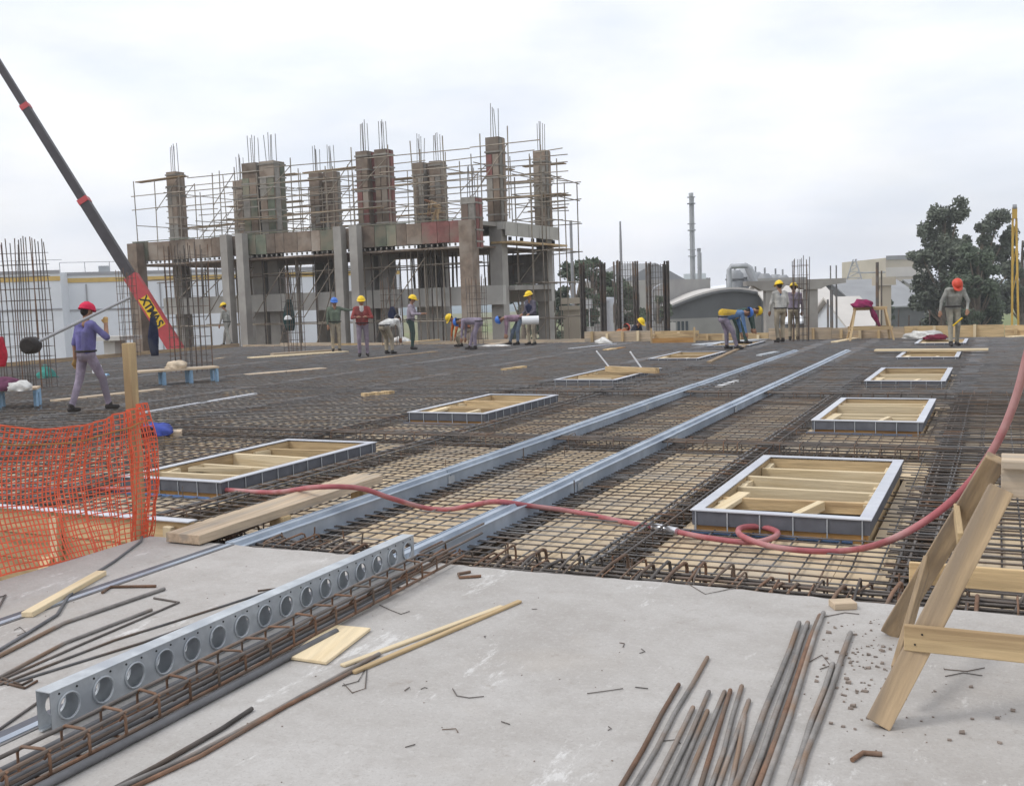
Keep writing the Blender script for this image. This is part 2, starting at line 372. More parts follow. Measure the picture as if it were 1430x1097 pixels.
# ---- reinforcing mats
def wob(p, q, k, a, rg):                  # a bar that is not quite straight
    p, q = Vector(p), Vector(q); out = []
    for i in range(k+1):
        t = i/k; e = a*math.sin(math.pi*t)
        out.append(p.lerp(q, t)+Vector((rg.gauss(0, e), rg.gauss(0, e), rg.gauss(0, e*.35))))
    return out
def cut(a, b_, holes):                    # interval minus holes
    segs = [(a, b_)]
    for (h0, h1) in holes:
        ns = []
        for (s0, s1) in segs:
            if h1 <= s0 or h0 >= s1: ns.append((s0, s1)); continue
            if h0 > s0: ns.append((s0, h0))
            if h1 < s1: ns.append((h1, s1))
        segs = ns
    return [s for s in segs if s[1]-s[0] > .12]
farbars = MB(); farbars2 = MB()
rg = random.Random(5)
for (x0, y0, x1, y1) in bays:
    cx, cy = (x0+x1)/2, (y0+y1)/2; d = (cx*math.sin(YAW)+cy*math.cos(YAW))
    near = y0 < 16 and -9 < x0 < 2.4 or (y0 < 11 and x0 > -12 and x0 < 2.4)
    left = x0 < -7.95; right = x0 > -.5
    sx, sy = (.15, .14)
    if left: sx = sy = .145
    if right: sx, sy = .19, .13
    layers = [(-.136, -.122)]
    if left or right or y0 > 16: layers.append((-.045, -.03))
    rootm = thing('reinforcing_mat', (cx, cy, -.2), 'rebar mat '+{-11: 'left of the left opening row', -7.9: 'round the left openings', -6.15: 'between left openings and left rail', -4.62: 'between the two rails', -3.3: 'between right rail and right openings', -2.25: 'round the right openings', -.45: 'right of the right openings'}.get(x0, 'beyond')+(', next to the slab edge' if y0 < 6 else ', second bay from the slab edge'), 'rebar mat', 'rebar mats laid bay by bay over the deck') if near else None
    rad = .0062 if near else .0075
    for li, (zy, zx) in enumerate(layers):
        sg = (1.0 if y0 < 10 or left or right else .8) if li == 0 else (1.25 if left or right or y0 > 21 else 2.1)
        x = x0+.06+rg.uniform(0, .05)
        while x < x1:
            hs = [(h[1]-.02, h[3]+.02) for h in HOLES if h[0]-.03 < x < h[2]+.03]
            for (a, b_) in cut(y0-.22 if y0 > 6 else 5.45, y1+.22, hs):
                mb = MB() if near else farbars
                e0, e1 = rg.uniform(-.1, .05), rg.uniform(-.05, .1)
                if a < 5.5: e0 = abs(e0)*.5
                mb.tube(wob((x+rg.gauss(0,.012), a+e0, zy), (x+rg.gauss(0,.012), b_+e1, zy), 5 if near else 1, .006 if near else 0, rg), rad*(1 if not right else 1.15), 5 if near else 3, near)
                if near: ob('bar', mb, K['rebargrey' if rg.random() < .45 else 'rebar'], rootm)
            x += sx*sg*rg.uniform(.9, 1.1)
        y = y0+.04+rg.uniform(0, .05)
        while y < y1:
            hs = [(h[0]-.02, h[2]+.02) for h in HOLES if h[1]-.03 < y < h[3]+.03]
            for (a, b_) in cut(x0-.15, x1+.15, hs):
                mb = MB() if near else farbars2
                mb.tube(wob((a+rg.uniform(-.06,.06), y+rg.gauss(0,.01), zx), (b_+rg.uniform(-.06,.06), y+rg.gauss(0,.01), zx), 4 if near else 1, .006 if near else 0, rg), rad*(1 if not right else 1.15), 5 if near else 3, near)
                if near: ob('bar', mb, K['rebargrey' if rg.random() < .3 else 'rebar'], rootm)
            y += sy*sg*rg.uniform(.9, 1.1)
o_ = ob('reinforcing_bars', farbars, K['rebar'], kind='stuff', org=(-10, 20, -.2), label='dense lengthwise steel rebar over the far bays of the deck', cat='rebar')
o_ = ob('reinforcing_bars', farbars2, K['rebargrey'], kind='stuff', org=(-10, 20, -.2), label='dense crosswise steel rebar over the far bays of the deck', cat='rebar')

# ---- beam cages in the trenches
def stirrup(c, ax, wd, z0, z1, r, n=4):
    ax = Vector(ax); c = Vector(c)
    pts = [c+ax*(-wd/2)+Vector((0,0,z0)), c+ax*(wd/2)+Vector((0,0,z0)), c+ax*(wd/2)+Vector((0,0,z1)), c+ax*(-wd/2)+Vector((0,0,z1))]
    q = []
    for i in range(4):                    # rounded corners
        a, p, d = pts[i-1], pts[i], pts[(i+1) % 4]
        q += [p+(a-p).normalized()*.02, p+(d-p).normalized()*.02]
    mb = MB(); mb.tube(q, r, n, closed=True); return mb
for j, y in enumerate(YL):
    if j == 0: lab, grp = 'rebar beam cage with hooked bars along the cut edge of the cast slab', None
    elif j == 5: lab, grp = 'rebar beam cage along the far edge boards of the deck', None
    else: lab, grp = 'rebar beam cage crossing the whole deck, %s back from the slab edge' % ('one bay', 'two bays', 'three bays', 'four bays')[j-1], 'beam cages crossing the deck'
    t = thing('beam_cage', (-8, y, -.5), lab, 'rebar cage', grp)
    for (dy, z) in ((-.11, -.045), (-.04, -.045), (.05, -.045), (.11, -.045), (-.11, -.44), (.11, -.44), (0, -.44)):
        mb = MB(); mb.tube(wob((-28 if j else -5.4, y+dy, z), (5.6, y+dy, z), 40, .006, rg), .0105, 5); ob('bar', mb, K['rebar' if rg.random() < .6 else 'rebargrey'], t)
    far = MB()
    for x in np.arange(-27.9, 5.5, .2):
        x = x+rg.uniform(-.04, .04)
        if j == 0 and x < -5.3: continue
        nr = (j < 2 and x > -9) or (j == 2 and x > -8)
        st = stirrup((x, y, 0), (rg.gauss(0,.05), 1, 0), .25, -.46, -.028+rg.gauss(0,.012), .0052)
        if nr and -9 < x < 2: ob('stirrup', st, K['rust' if rg.random() < .6 else 'rebar'], t)
        else: far.add(st.v, st.f, True)
    ob('stirrups', far, K['rebar'], t, kind='stuff')
    if j == 0:                            # hooked starters coming out of the slab
        x = -5.2
        while x < 2.4:
            z = -.03+rg.gauss(0, .014); dx = rg.gauss(0, .03)+.05; l = rg.uniform(.3, .58)
            mb = MB(); mb.tube([(x, SY-.02, z-.06), (x+dx*.6, SY+l*.6, z), (x+dx, SY+l-.03, z+.016), (x+dx*1.05, SY+l, z+.004), (x+dx*1.06, SY+l+.012, z-.03), (x+dx*1.06, SY+l+.012, z-.16)], rg.choice((.007, .009, .011)), 6)
            ob('hooked_bar', mb, K['rust' if rg.random() < .55 else 'rebar'], t); x += rg.uniform(.05, .15)
        x = -5.1
        while x < 2.4:                    # upright pins
            mb = MB(); q = SY+rg.uniform(.35, .6); h = rg.uniform(.0, .05)
            mb.tube([(x, q, -.2), (x+rg.gauss(0,.015), q+rg.gauss(0,.015), h-.03)], .006, 5); ob('pin', mb, K['rust'], t); x += rg.uniform(.15, .4)
for x in XL[1:-1]:
    rails_ = x in (-4.62, -3.3)
    sidef = x in (-2.25, -.45, -7.9, -6.15)
    lab, grp = ('rebar beam cage running lengthwise under a steel rail', 'beam cages under the rails') if rails_ else (('rebar beam cage running lengthwise beside the square openings', 'beam cages beside the openings') if sidef else ('rebar beam cage running lengthwise through the open deck', 'lengthwise beam cages in the open deck'))
    t = thing('beam_cage', (x, 19, -.5), lab, 'rebar cage', grp)
    zt = -.17 if rails_ else -.07
    for (dx, z) in ((-.085, zt), (.085, zt), (-.03, zt), (-.085, -.44), (.085, -.44)):
        mb = MB(); mb.tube(wob((x+dx, 5.42 if x > -5.5 else 5.95, z), (x+dx, 33, z), 40, .006, rg), .0095, 5); ob('bar', mb, K['rebargrey' if rg.random() < .5 else 'rebar'], t)
    far = MB(); cnt = 0
    for y in np.arange(5.75 if x > -5.5 else 6.0, 33, .2):
        y = y+rg.uniform(-.03, .03); st = stirrup((x, y, 0), (1, rg.gauss(0,.05), 0), .19, -.46, zt+.012, .0052)
        if y < 13 and -8.5 < x < 1: ob('stirrup', st, K['rust' if rg.random() < .5 else 'rebar'], t)
        else: far.add(st.v, st.f, True)
    ob('stirrups', far, K['rebar'], t, kind='stuff')
# loose bars, bent ends and tie wire strewn over the mats
far = MB()
for k in range(420):
    x, y = rg.uniform(-26, 4), rg.uniform(5.8, 32)
    if any(h[0]-.3 < x < h[2]+.3 and h[1]-.3 < y < h[3]+.3 for h in HOLES): continue
    a = rg.choice((0, math.pi/2))+rg.gauss(0, .12); l = rg.uniform(.15, .6); z = rg.uniform(-.15, -.1)
    p = Vector((x, y, z)); d = Vector((math.cos(a), math.sin(a), 0))*l
    if rg.random() < .6: far.tube([p, p+d, p+d+Vector((0,0,.12))], .006, 4)
    else: far.tube([p, p+Vector((0,0,rg.uniform(.05,.16)))], .006, 4)
ob('loose_bar_ends', far, K['rebar'], kind='stuff', label='short bent rebar ends sticking up all over the deck', cat='rebar', org=(-10, 18, -.2))

# ---- steel rails: open runs over the deck and the same rails let into the slab
RX1, RX2 = -4.70, -3.40
prof = [(-.065,-.15),(-.065,0),(-.055,0),(-.055,-.006),(-.012,-.006),(-.012,0),(.012,0),(.016,-.028),(.065,-.028),(.065,-.036),(.052,-.042),(.052,-.14),(.07,-.14),(.07,-.15)]
for k, (x, ye) in enumerate(((RX1, 27.1), (RX2, 27.0))):
    t = thing('steel_rail', (x, 5.4, -.2), 'galvanised rail running past the left row of square openings' if k == 0 else 'galvanised rail running past the right row of square openings', 'rail', 'steel rails across the deck')
    y = SY+.01; i = 0
    while y < ye:
        y1 = min(y+3.0, ye); dx = rg.gauss(0, .004)
        mb = MB(); mb.prism(prof, (x+dx, y+.004, .005), (x+dx+rg.gauss(0,.003), y1-.004, .005), (1,0,0), (0,0,1)); ob('rail_section', mb, K['rail'], t)
        mb = MB(); mb.bb((x+.056, y1-.06, -.12), (x+.06, y1+.06, -.05)); ob('splice_plate', mb, K['galv'], t)
        y = y1
    mb = MB()
    for yy in np.arange(SY+.3, ye, .55):
        mb = MB(); mb.tube([(x+.045, yy, -.16), (x+.045, yy, -.145)], .007, 5); ob('leg', mb, K['rebargrey'], t)
for k, (x, lab) in enumerate(((RX1, 'steel rail let flush into the slab beside the orange net'), (RX2, 'steel rail let flush into the slab beside the perforated beam'))):
    t = thing('embedded_rail', (x, 0, 0), lab, 'rail')
    mb = MB(); mb.bb((x-.065, -4, -.05), (x-.012, SY-.03, .003)); ob('flange', mb, K['web'], t)
    mb = MB(); mb.bb((x-.008, -4, -.05), (x+.03, SY-.03, .006)); ob('flange', mb, K['rail'], t)
    mb = MB(); mb.bb((x+.034, -4, -.05), (x+.05, SY-.03, .004)); ob('edge_strip', mb, K['rebargrey'], t)

# ================================================================== OPENING FRAMES
def opening(x0, x1, y0, y1, seed, lab, extra=None):
    q = random.Random(seed); cx, cy = (x0+x1)/2, (y0+y1)/2
    t = thing('opening_frame', (cx, cy, -.2), lab, 'opening frame', 'framed openings in the deck')
    fl, zt, w1 = .085, .012, .105
    mb = MB(); mb.bb((x0, y0, zt-.008), (x1, y0+fl, zt)); ob('flange', mb, K['flange'], t)
    mb = MB(); mb.bb((x0, y1-fl, zt-.008), (x1, y1, zt)); ob('flange', mb, K['flange'], t)
    for xa in (x0, x1-fl):
        mb = MB(); mb.bb((xa, y0+fl+.002, zt-.008), (xa+fl, y1-fl-.002, zt)); ob('flange', mb, K['flange'], t)
    e = .012
    for (a, b_) in (((x0+e, y0+e), (x1-e, y0+e+.006)), ((x0+e, y1-e-.006), (x1-e, y1-e)), ((x0+e, y0+e+.008), (x0+e+.006, y1-e-.008)), ((x1-e-.006, y0+e+.008), (x1-e, y1-e-.008))):
        mb = MB(); mb.bb((a[0], a[1], zt-.008-w1), (b_[0], b_[1], zt-.0085)); ob('web', mb, K['web'], t)
    # anchor rods on the outside
    for x in np.linspace(x0+.04, x1-.06, 6):
        mb = MB(); mb.tube([(x, y0+e-.006, -.17), (x, y0+e-.006, zt-.012)], .0055, 5); ob('anchor_rod', mb, K['galv'], t)
    for y in np.linspace(y0+.1, y1-.1, 11):
        for xx in ((x1-e+.006, x0+e-.006)[0 if x0 < -5 else 1],):
            mb = MB(); mb.tube([(xx, y, -.17), (xx, y, zt-.012)], .0055, 5); ob('anchor_rod', mb, K['galv'], t)
    # shutter boards
    i0, i1, j0, j1 = x0+.028, x1-.028, y0+.028, y1-.028; th = .05
    for (a, b_) in (((i0, j0), (i1, j0+th)), ((i0, j1-th), (i1, j1))):
        mb = MB(); mb.bb((a[0], a[1], -.175), (b_[0], b_[1], -.006)); ob('shutter_board', mb, K['woodorange' if a[1] < cy else 'wood'], t)
        mb = MB(); mb.bb((a[0], a[1]+.004, -.33), (b_[0], b_[1], -.179)); ob('shutter_board', mb, K['wood'], t)
    for (a, b_) in (((i0, j0+th+.002), (i0+th, j1-th-.002)), ((i1-th, j0+th+.002), (i1, j1-th-.002))):
        mb = MB(); mb.bb((a[0], a[1], -.33), (b_[0], b_[1], -.006)); ob('shutter_board', mb, K['wood'], t)
    mb = MB(); mb.tube([(x0-.05, y0-.03, -.142), (x1-.12, y0-.028, -.142)], .016, 8); ob('blue_pipe', mb, K['blue'], t)
    # struts across
    a, b_ = i0+th+.003, i1-th-.003
    for k, yy in enumerate((y0+.72, y0+1.12, y0+1.62, y0+2.1) if seed % 2 else (y0+.4, y0+1.05, y0+1.6, y0+2.2)):
        if yy > y1-.25: continue
        yy += q.uniform(-.07, .07); sk = q.uniform(-.09, .09); zb = -.02+q.uniform(-.03, .01)
        mb = MB(); mb.beam((a, yy, zb-.045), (b_, yy+sk, zb-.045), .05, .09+.05*(k == 2)); ob('strut', mb, K['wood' if q.random() < .6 else 'woodlight'], t)
        for (xx, s) in ((a+.028, 1), (b_-.028, -1)):
            if q.random() < .8:
                l = q.uniform(.12, .3)*q.choice((1, -1)); mb = MB(); mb.beam((xx, yy+.03*(1 if l > 0 else -1), zb-.04), (xx, yy+l, zb-.03), .05, .06); ob('cleat', mb, K['woodlight'], t)
    yy = y0+.72
    if seed % 2:
        mb = MB(); mb.beam((cx-.02, y0+.13, -.10), (cx+.2, yy-.05, -.045), .06, .07); ob('prop', mb, K['woodlight'], t)
        mb = MB(); mb.beam((a+.05, y0+.25, -.05), (a+.13, yy+.12, -.02), .1, .035); ob('prop', mb, K['woodlight'], t)
    else:
        mb = MB(); mb.beam((a+.15, y0+.7, -.03), (cx+.2, y0+.95, -.05), .04, .04); ob('prop', mb, K['woodlight'], t)
    return t
desc = ['nearest the slab edge, beside the looped hose', 'second from the slab edge', 'third from the slab edge', 'fourth from the slab edge, beside a long white board', 'fifth from the slab edge, with rags on it']
descL = ['nearest the slab edge, beside the thick plank', 'second from the slab edge', 'third from the slab edge, boards leaning out', 'fourth from the slab edge', 'fifth from the slab edge']
for k, (y0, y1) in enumerate(FY):
    opening(FXR[0], FXR[1], y0, y1, 2*k+1, 'timber opening frame in right row, '+desc[k])
    opening(FXL[0], FXL[1], y0, y1, 2*k+20+k, 'timber opening frame in left row, '+descL[k])

# ================================================================== FOREGROUND
# perforated galvanised beam standing on the embedded rail
def perforated_beam():
    x0, x1, y0, y1, h = -3.318, -3.243, 2.66, 5.36, .152
    z0 = .012; n = 16; pitch = (y1-y0)/n; r = .049; zc = z0+h*.5
    t = thing('perforated_beam', ((x0+x1)/2, (y0+y1)/2, z0), 'galvanised hollow beam with a row of round holes lying on the slab', 'steel beam')
    def web(x, th, s):
        mb = MB(); K_ = 24
        for k in range(n):
            yc = y0+pitch*(k+.5); sq = []; ci = []
            for a in range(K_):
                an = 2*math.pi*a/K_; c, s_ = math.cos(an), math.sin(an)
                m_ = min(pitch/2/max(abs(c), 1e-6), (h/2)/max(abs(s_), 1e-6))
                sq.append((yc+c*m_, zc+s_*m_)); ci.append((yc+c*r, zc+s_*r))
            # square corners exactly
            for cxn in ((1,1),(-1,1),(-1,-1),(1,-1)):
                an = math.atan2(cxn[1]*h/2, cxn[0]*pitch/2) % (2*math.pi); a = round(an/(2*math.pi)*K_) % K_
                sq[a] = (yc+cxn[0]*pitch/2, zc+cxn[1]*h/2)
            vs = []
            for xx in (x, x+th): vs += [(xx, p[0], p[1]) for p in sq]+[(xx, p[0], p[1]) for p in ci]
            lip = [(x+th+s*.007 if s > 0 else x-.007, yc+(p[0]-yc)*1.12, zc+(p[1]-zc)*1.12) for p in ci]
            fs = []
            for a in range(K_):
                b2 = (a+1) % K_
                fs += [(a, b2, K_+b2, K_+a), (2*K_+b2, 2*K_+a, 3*K_+a, 3*K_+b2), (K_+a, K_+b2, 3*K_+b2, 3*K_+a)]
            mb.add(vs, fs)
            # flanged rim round the hole
            rim = [(x+(th if s > 0 else 0)+s*.004, yc+math.cos(2*math.pi*a/K_)*r*1.06, zc+math.sin(2*math.pi*a/K_)*r*1.06) for a in range(K_)]
            mb.tube(rim, .005, 5, closed=True)
        return mb
    ob('web', web(x1-.003, .003, 1), K['galv'], t); ob('web', web(x0, .003, -1), K['galv'], t)
    mb = MB(); mb.bb((x0-.002, y0, z0+h), (x1+.002, y1, z0+h+.004)); ob('top_flange', mb, K['galv'], t)
    mb = MB()
    for k in range(n*2):
        yc = y0+pitch/2*(k+.5); mb.tube([(x1-.004, yc, z0+h*.9), (x1+.0025, yc, z0+h*.9)], .0045, 8)
    ob('bolt_holes', mb, K['black'], t, kind='stuff')
    for xa, xb in ((x1-.02, x1), (x0, x0+.02)):
        mb = MB(); mb.bb((xa, y0, z0-.006), (xb, y1, z0)); ob('bottom_flange', mb, K['galv'], t)
perforated_beam()

# rusty cage lying beside it, with heavy bars inside
def long_cage():
    t = thing('rebar_cage', (-3.0, 3.6, 0), 'rusty rebar cage with square stirrups lying beside the perforated beam', 'rebar cage')
    xa, xb, z0, z1 = -3.055, -2.94, .014, .118
    for (x, z, r, y1) in ((xa, z1-.008, .008, 6.0), (xb, z1-.008, .008, 5.75), (xa, z0+.01, .008, 5.6), (xb, z0+.01, .008, 5.5), (xb, .065, .007, 5.3)):
        mb = MB(); mb.tube(wob((x+.03, .6, z), (x-.03, y1, z), 14, .004, rg), r, 6); ob('bar', mb, K['rust' if rg.random() < .5 else 'rebar'], t)
    for y in np.arange(1.0, 5.3, .172):
        sk = rg.gauss(0, .02); c = Vector(((xa+xb)/2+.01-.012*(y-2.5), y, 0))
        hw_ = (xb-xa)/2+.008; pts = [c+Vector((-hw_, sk, z0)), c+Vector((hw_, 0, z0)), c+Vector((hw_, 0, z1)), c+Vector((-hw_, sk, z1))]
        q = []
        for i in range(4):
            a, p, d = pts[i-1], pts[i], pts[(i+1) % 4]; q += [p+(a-p).normalized()*.02, p+(d-p).normalized()*.02]
        mb = MB(); mb.tube(q, .0058, 6, closed=True)
        mb.tube([pts[2]+Vector((0,.004,-.004)), pts[2]+Vector((-.05,.02,-.05))], .0058, 5)
        ob('stirrup', mb, K['rust'], t)
long_cage()
for (x, z, r, y0, y1) in ((-3.15, .015, .014, .5, 5.2), (-3.11, .013, .012, .5, 4.9), (-3.02, .03, .011, .5, 4.9), (-2.9, .018, .017, .5, 4.02), (-2.985, .028, .010, .6, 4.7)):
    mb = MB(); mb.tube(wob((x, y0, z), (x+.01, y1, z), 10, .004, rg), r, 8)
    ob('steel_bar', mb, K['darksteel'], label='thick dark ribbed bar lying along the rusty cage', cat='rebar', group='thick bars under the rusty cage')

def lying(name, pts, r, mt, lab, cat='rebar', grp=None, n=6, zs=None, parent=None):
    p = [G(*q[:2]) + Vector((0, 0, (r if len(q) < 3 else q[2]))) for q in pts]
    fine = []
    for i in range(len(p)-1):
        k = max(1, int((p[i+1]-p[i]).length/.3))
        for j in range(k): fine.append(p[i].lerp(p[i+1], j/k)+(Vector((rg.gauss(0,.003), rg.gauss(0,.003), 0)) if 0 < j else Vector()))
    fine.append(p[-1]); mb = MB(); mb.tube(fine, r, n)
    return ob(name, mb, K[mt], label=lab, cat=cat, group=grp)
# bars at the lower right
for k, (a, b_) in enumerate([((865,1105),(948,958)), ((883,1105),(988,920)), ((908,1110),(968,990)), ((925,1110),(990,968)), ((938,1112),(988,995)), ((952,1112),(1012,968)), ((975,1112),(1020,966)), ((990,1110),(1036,960)), ((1000,1110),(1046,980)), ((1018,1112),(1040,1002)),
    ((1022,1115),(1116,872)), ((1040,1118),(1128,872)), ((1052,1118),(1145,862)), ((1062,1120),(1150,858)), ((1097,1120),(1163,930)), ((1106,1120),(1188,886))]):
    lying('steel_bar', [a, b_], .009 if k < 10 else .0115, 'bargrey' if k % 6 else 'rust', 'straight grey rebar in the loose row beside the sawhorse foot', grp='loose row of bars beside the sawhorse')
# bars at the left
LB = 'dusty rebar in the loose spread beside the perforated beam'; LG = 'loose bars between the net and the perforated beam'
lying('steel_bar', [(-60,945),(0,918),(90,872),(230,824)], .0105, 'bargrey', LB, grp=LG)
lying('steel_bar', [(-40,962),(0,948),(90,900),(212,853)], .009, 'bargrey', LB, grp=LG)
lying('steel_bar', [(-40,966),(0,951),(120,898),(250,842),(215,836)], .006, 'rebar', LB, grp=LG)
lying('steel_bar', [(0,957),(160,895),(390,822)], .006, 'rebargrey', LB, grp=LG)
lying('steel_bar', [(10,957),(200,898),(370,838)], .006, 'rebargrey', LB, grp=LG)
lying('steel_bar', [(-30,1040),(70,970),(240,884)], .006, 'rebargrey', LB, grp=LG)
lying('steel_bar', [(240,884),(330,850),(405,820),(360,826)], .006, 'rebar', LB, grp=LG)
lying('steel_bar', [(0,953),(35,962),(52,952)], .006, 'rust', 'short rebar hook at the feet of the loose bars', grp=None)
lying('steel_bar', [(0,947),(30,958),(45,950)], .006, 'rust', 'thin short rebar hook beside the loose bars')
lying('bent_bar', [(143,829),(155,821),(218,820)], .009, 'rust', 'rusty bar with one bent end lying alone near the net')
lying('bent_bar', [(-5,855),(8,832),(-2,835)], .006, 'rebar', 'small bent wire bar at the foot of the orange net')
lying('hooked_bar', [(657,800),(640,803),(642,808),(672,806)], .009, 'rust', 'short rusty bar hooked at one end near the slab edge')
lying('bent_bar', [(1190,1064),(1205,1054),(1232,1056)], .009, 'rust', 'curved rusty offcut beside the rubble chips')
# cable across the net foot
lying('cable', [(202,740),(197,757),(160,785),(125,807),(95,835),(80,860),(40,885),(-10,915)], .009, 'darksteel', 'dark grey cable looping from the post over the slab', 'cable')
# long bars on the slab centre
lying('steel_bar', [(150,1110),(260,1062),(420,975),(530,915)], .0095, 'bargrey', 'long ribbed bar running up to the thin wood strips', grp='long bars leading to the wood strips')
lying('steel_bar', [(165,1112),(280,1058),(400,988),(495,938)], .0085, 'rust', 'long ribbed bar running up to the thin wood strips', grp='long bars leading to the wood strips')
lying('steel_bar', [(155,1107),(220,1072),(310,1020),(352,992)], .0095, 'rebar', 'shorter bar splaying off the long pair on the slab')
# wood on the slab
def stick(name, a, b_, wd, th, mt, lab, cat='wood strip', z0=0, grp=None):
    p, q = G(*a), G(*b_); mb = MB(); mb.beam(p+Vector((0,0,z0+th/2+.001)), q+Vector((0,0,z0+th/2+.001)), wd, th)
    return ob(name, mb, K[mt], label=lab, cat=cat, group=grp)
stick('wood_strip', (478,931), (702,848), .035, .012, 'woodlight', 'long pale wood strip, the one on the galvanised beam side of two')
stick('wood_strip', (493,941), (726,841), .03, .014, 'wood', 'long yellow wood strip touching the ribbed bars')
stick('wood_batten', (38,862), (142,803), .065, .03, 'woodlight', 'short pale timber batten under the dark cable', 'timber')
mb = MB(); q = [G(400,921), G(456,929), G(518,881), G(462,876)]
mb.add([p+Vector((0,0,.003)) for p in q]+[p+Vector((0,0,.019)) for p in q], [(3,2,1,0),(4,5,6,7),(0,1,5,4),(1,2,6,5),(2,3,7,6),(3,0,4,7)])
ob('plywood_offcut', mb, K['woodlight'], label='square pale plywood offcut beside the rusty cage', cat='plywood')
c = G(1177, 848); mb = MB(); mb.box(c+Vector((0,0,.018)), (.115, .09, .034), Matrix.Rotation(R(28), 3, 'Z'))
ob('wood_block', mb, K['woodplank'], label='small wood block on the slab edge near the sawhorse', cat='wood block')
# thick plank bridging slab and rail
mb = MB(); p, q = Vector((-5.01, 5.26, .042)), Vector((-4.97, 7.5, .07)); mb.beam(p, q, .3, .065)
pl = ob('scaffold_plank', mb, K['woodplank'], label='thick dusty plank resting beside the left rail over the slab edge', cat='plank')
for (yy, xx, lab) in ((6.15, -4.88, 'near the slab edge'), (7.3, -4.93, 'at its far end')):
    tobox('packing_block', (xx, yy, -.09), (.13, .1, .225), K['wood'], label='timber packing block under the thick plank, '+lab, cat='timber block')
# wire scraps and chips
for k, pts in enumerate([[(478,958),(500,952),(513,930),(510,962),(492,968),(480,955)], [(632,962),(638,972),(655,975),(676,973)], [(530,845),(545,852),(560,858),(572,854)], [(865,898),(872,899),(870,904)], [(565,965),(572,960)], [(700,1008),(712,1012)], [(566,1044),(580,1040)], [(960,815),(985,830),(1005,826),(1040,818)], [(820,969),(842,966),(870,962)], [(20,880),(28,876),(36,883),(24,888)], [(1150,862),(1180,856),(1200,858)], [(1320,945),(1345,940),(1372,944)], [(1318,935),(1350,938),(1375,933)], [(1130,925),(1148,915),(1160,930),(1145,935)], [(887,960),(905,962)], [(380,892),(388,900)]]):
    lying('wire_scrap', [(a, b_, .004) for a, b_ in pts], .0022, 'rebar', 'thin scrap of tie wire lying on the concrete slab', 'wire', 'tie wire scraps on the slab', n=4)
for k in range(9):
    x, y = rg.uniform(-2.6, .6), rg.uniform(2.6, 5.1); a = rg.uniform(0, 6.3); l = rg.uniform(.02, .07)
    mb = MB(); mb.tube([(x, y, .003), (x+math.cos(a)*l*.5, y+math.sin(a)*l*.5, .004), (x+math.cos(a+.8)*l, y+math.sin(a+.8)*l, .003)], .0018, 4)
    ob('wire_scrap', mb, K['rebar'], label='thin scrap of tie wire lying on the concrete slab', cat='wire', group='tie wire scraps on the slab')
mb = MB()
def chip(mb, c, s):
    vs = [(c[0]+dx*s*rg.uniform(.6,1.2), c[1]+dy*s*rg.uniform(.6,1.2), c[2]+max(0, dz)*s*rg.uniform(.5,1.1)) for dx in (-1,1) for dy in (-1,1) for dz in (0,1)]
    mb.add(vs, [(0,1,3,2),(4,6,7,5),(0,4,5,1),(2,3,7,6),(0,2,6,4),(1,5,7,3)])
for k in range(170):
    px, py = rg.gauss(1205, 34), rg.gauss(925, 40)
    if py < 862: continue
    c = G(px, py); chip(mb, (c.x, c.y, .0005), abs(rg.gauss(.0025, .003))+.0012)
for k in range(40):
    c = G(rg.uniform(1150, 1420), rg.uniform(880, 1060)); chip(mb, (c.x, c.y, .0005), abs(rg.gauss(.004, .003))+.0015)
for k in range(160):
    c = (rg.uniform(-5, 1), rg.uniform(2.4, 5.2), .0005); chip(mb, c, rg.uniform(.001, .003))
ob('rubble_chips', mb, K['stone'], kind='stuff', label='scattered rubble chips on the slab round the sawhorse foot', cat='rubble', org=(0,4,0))
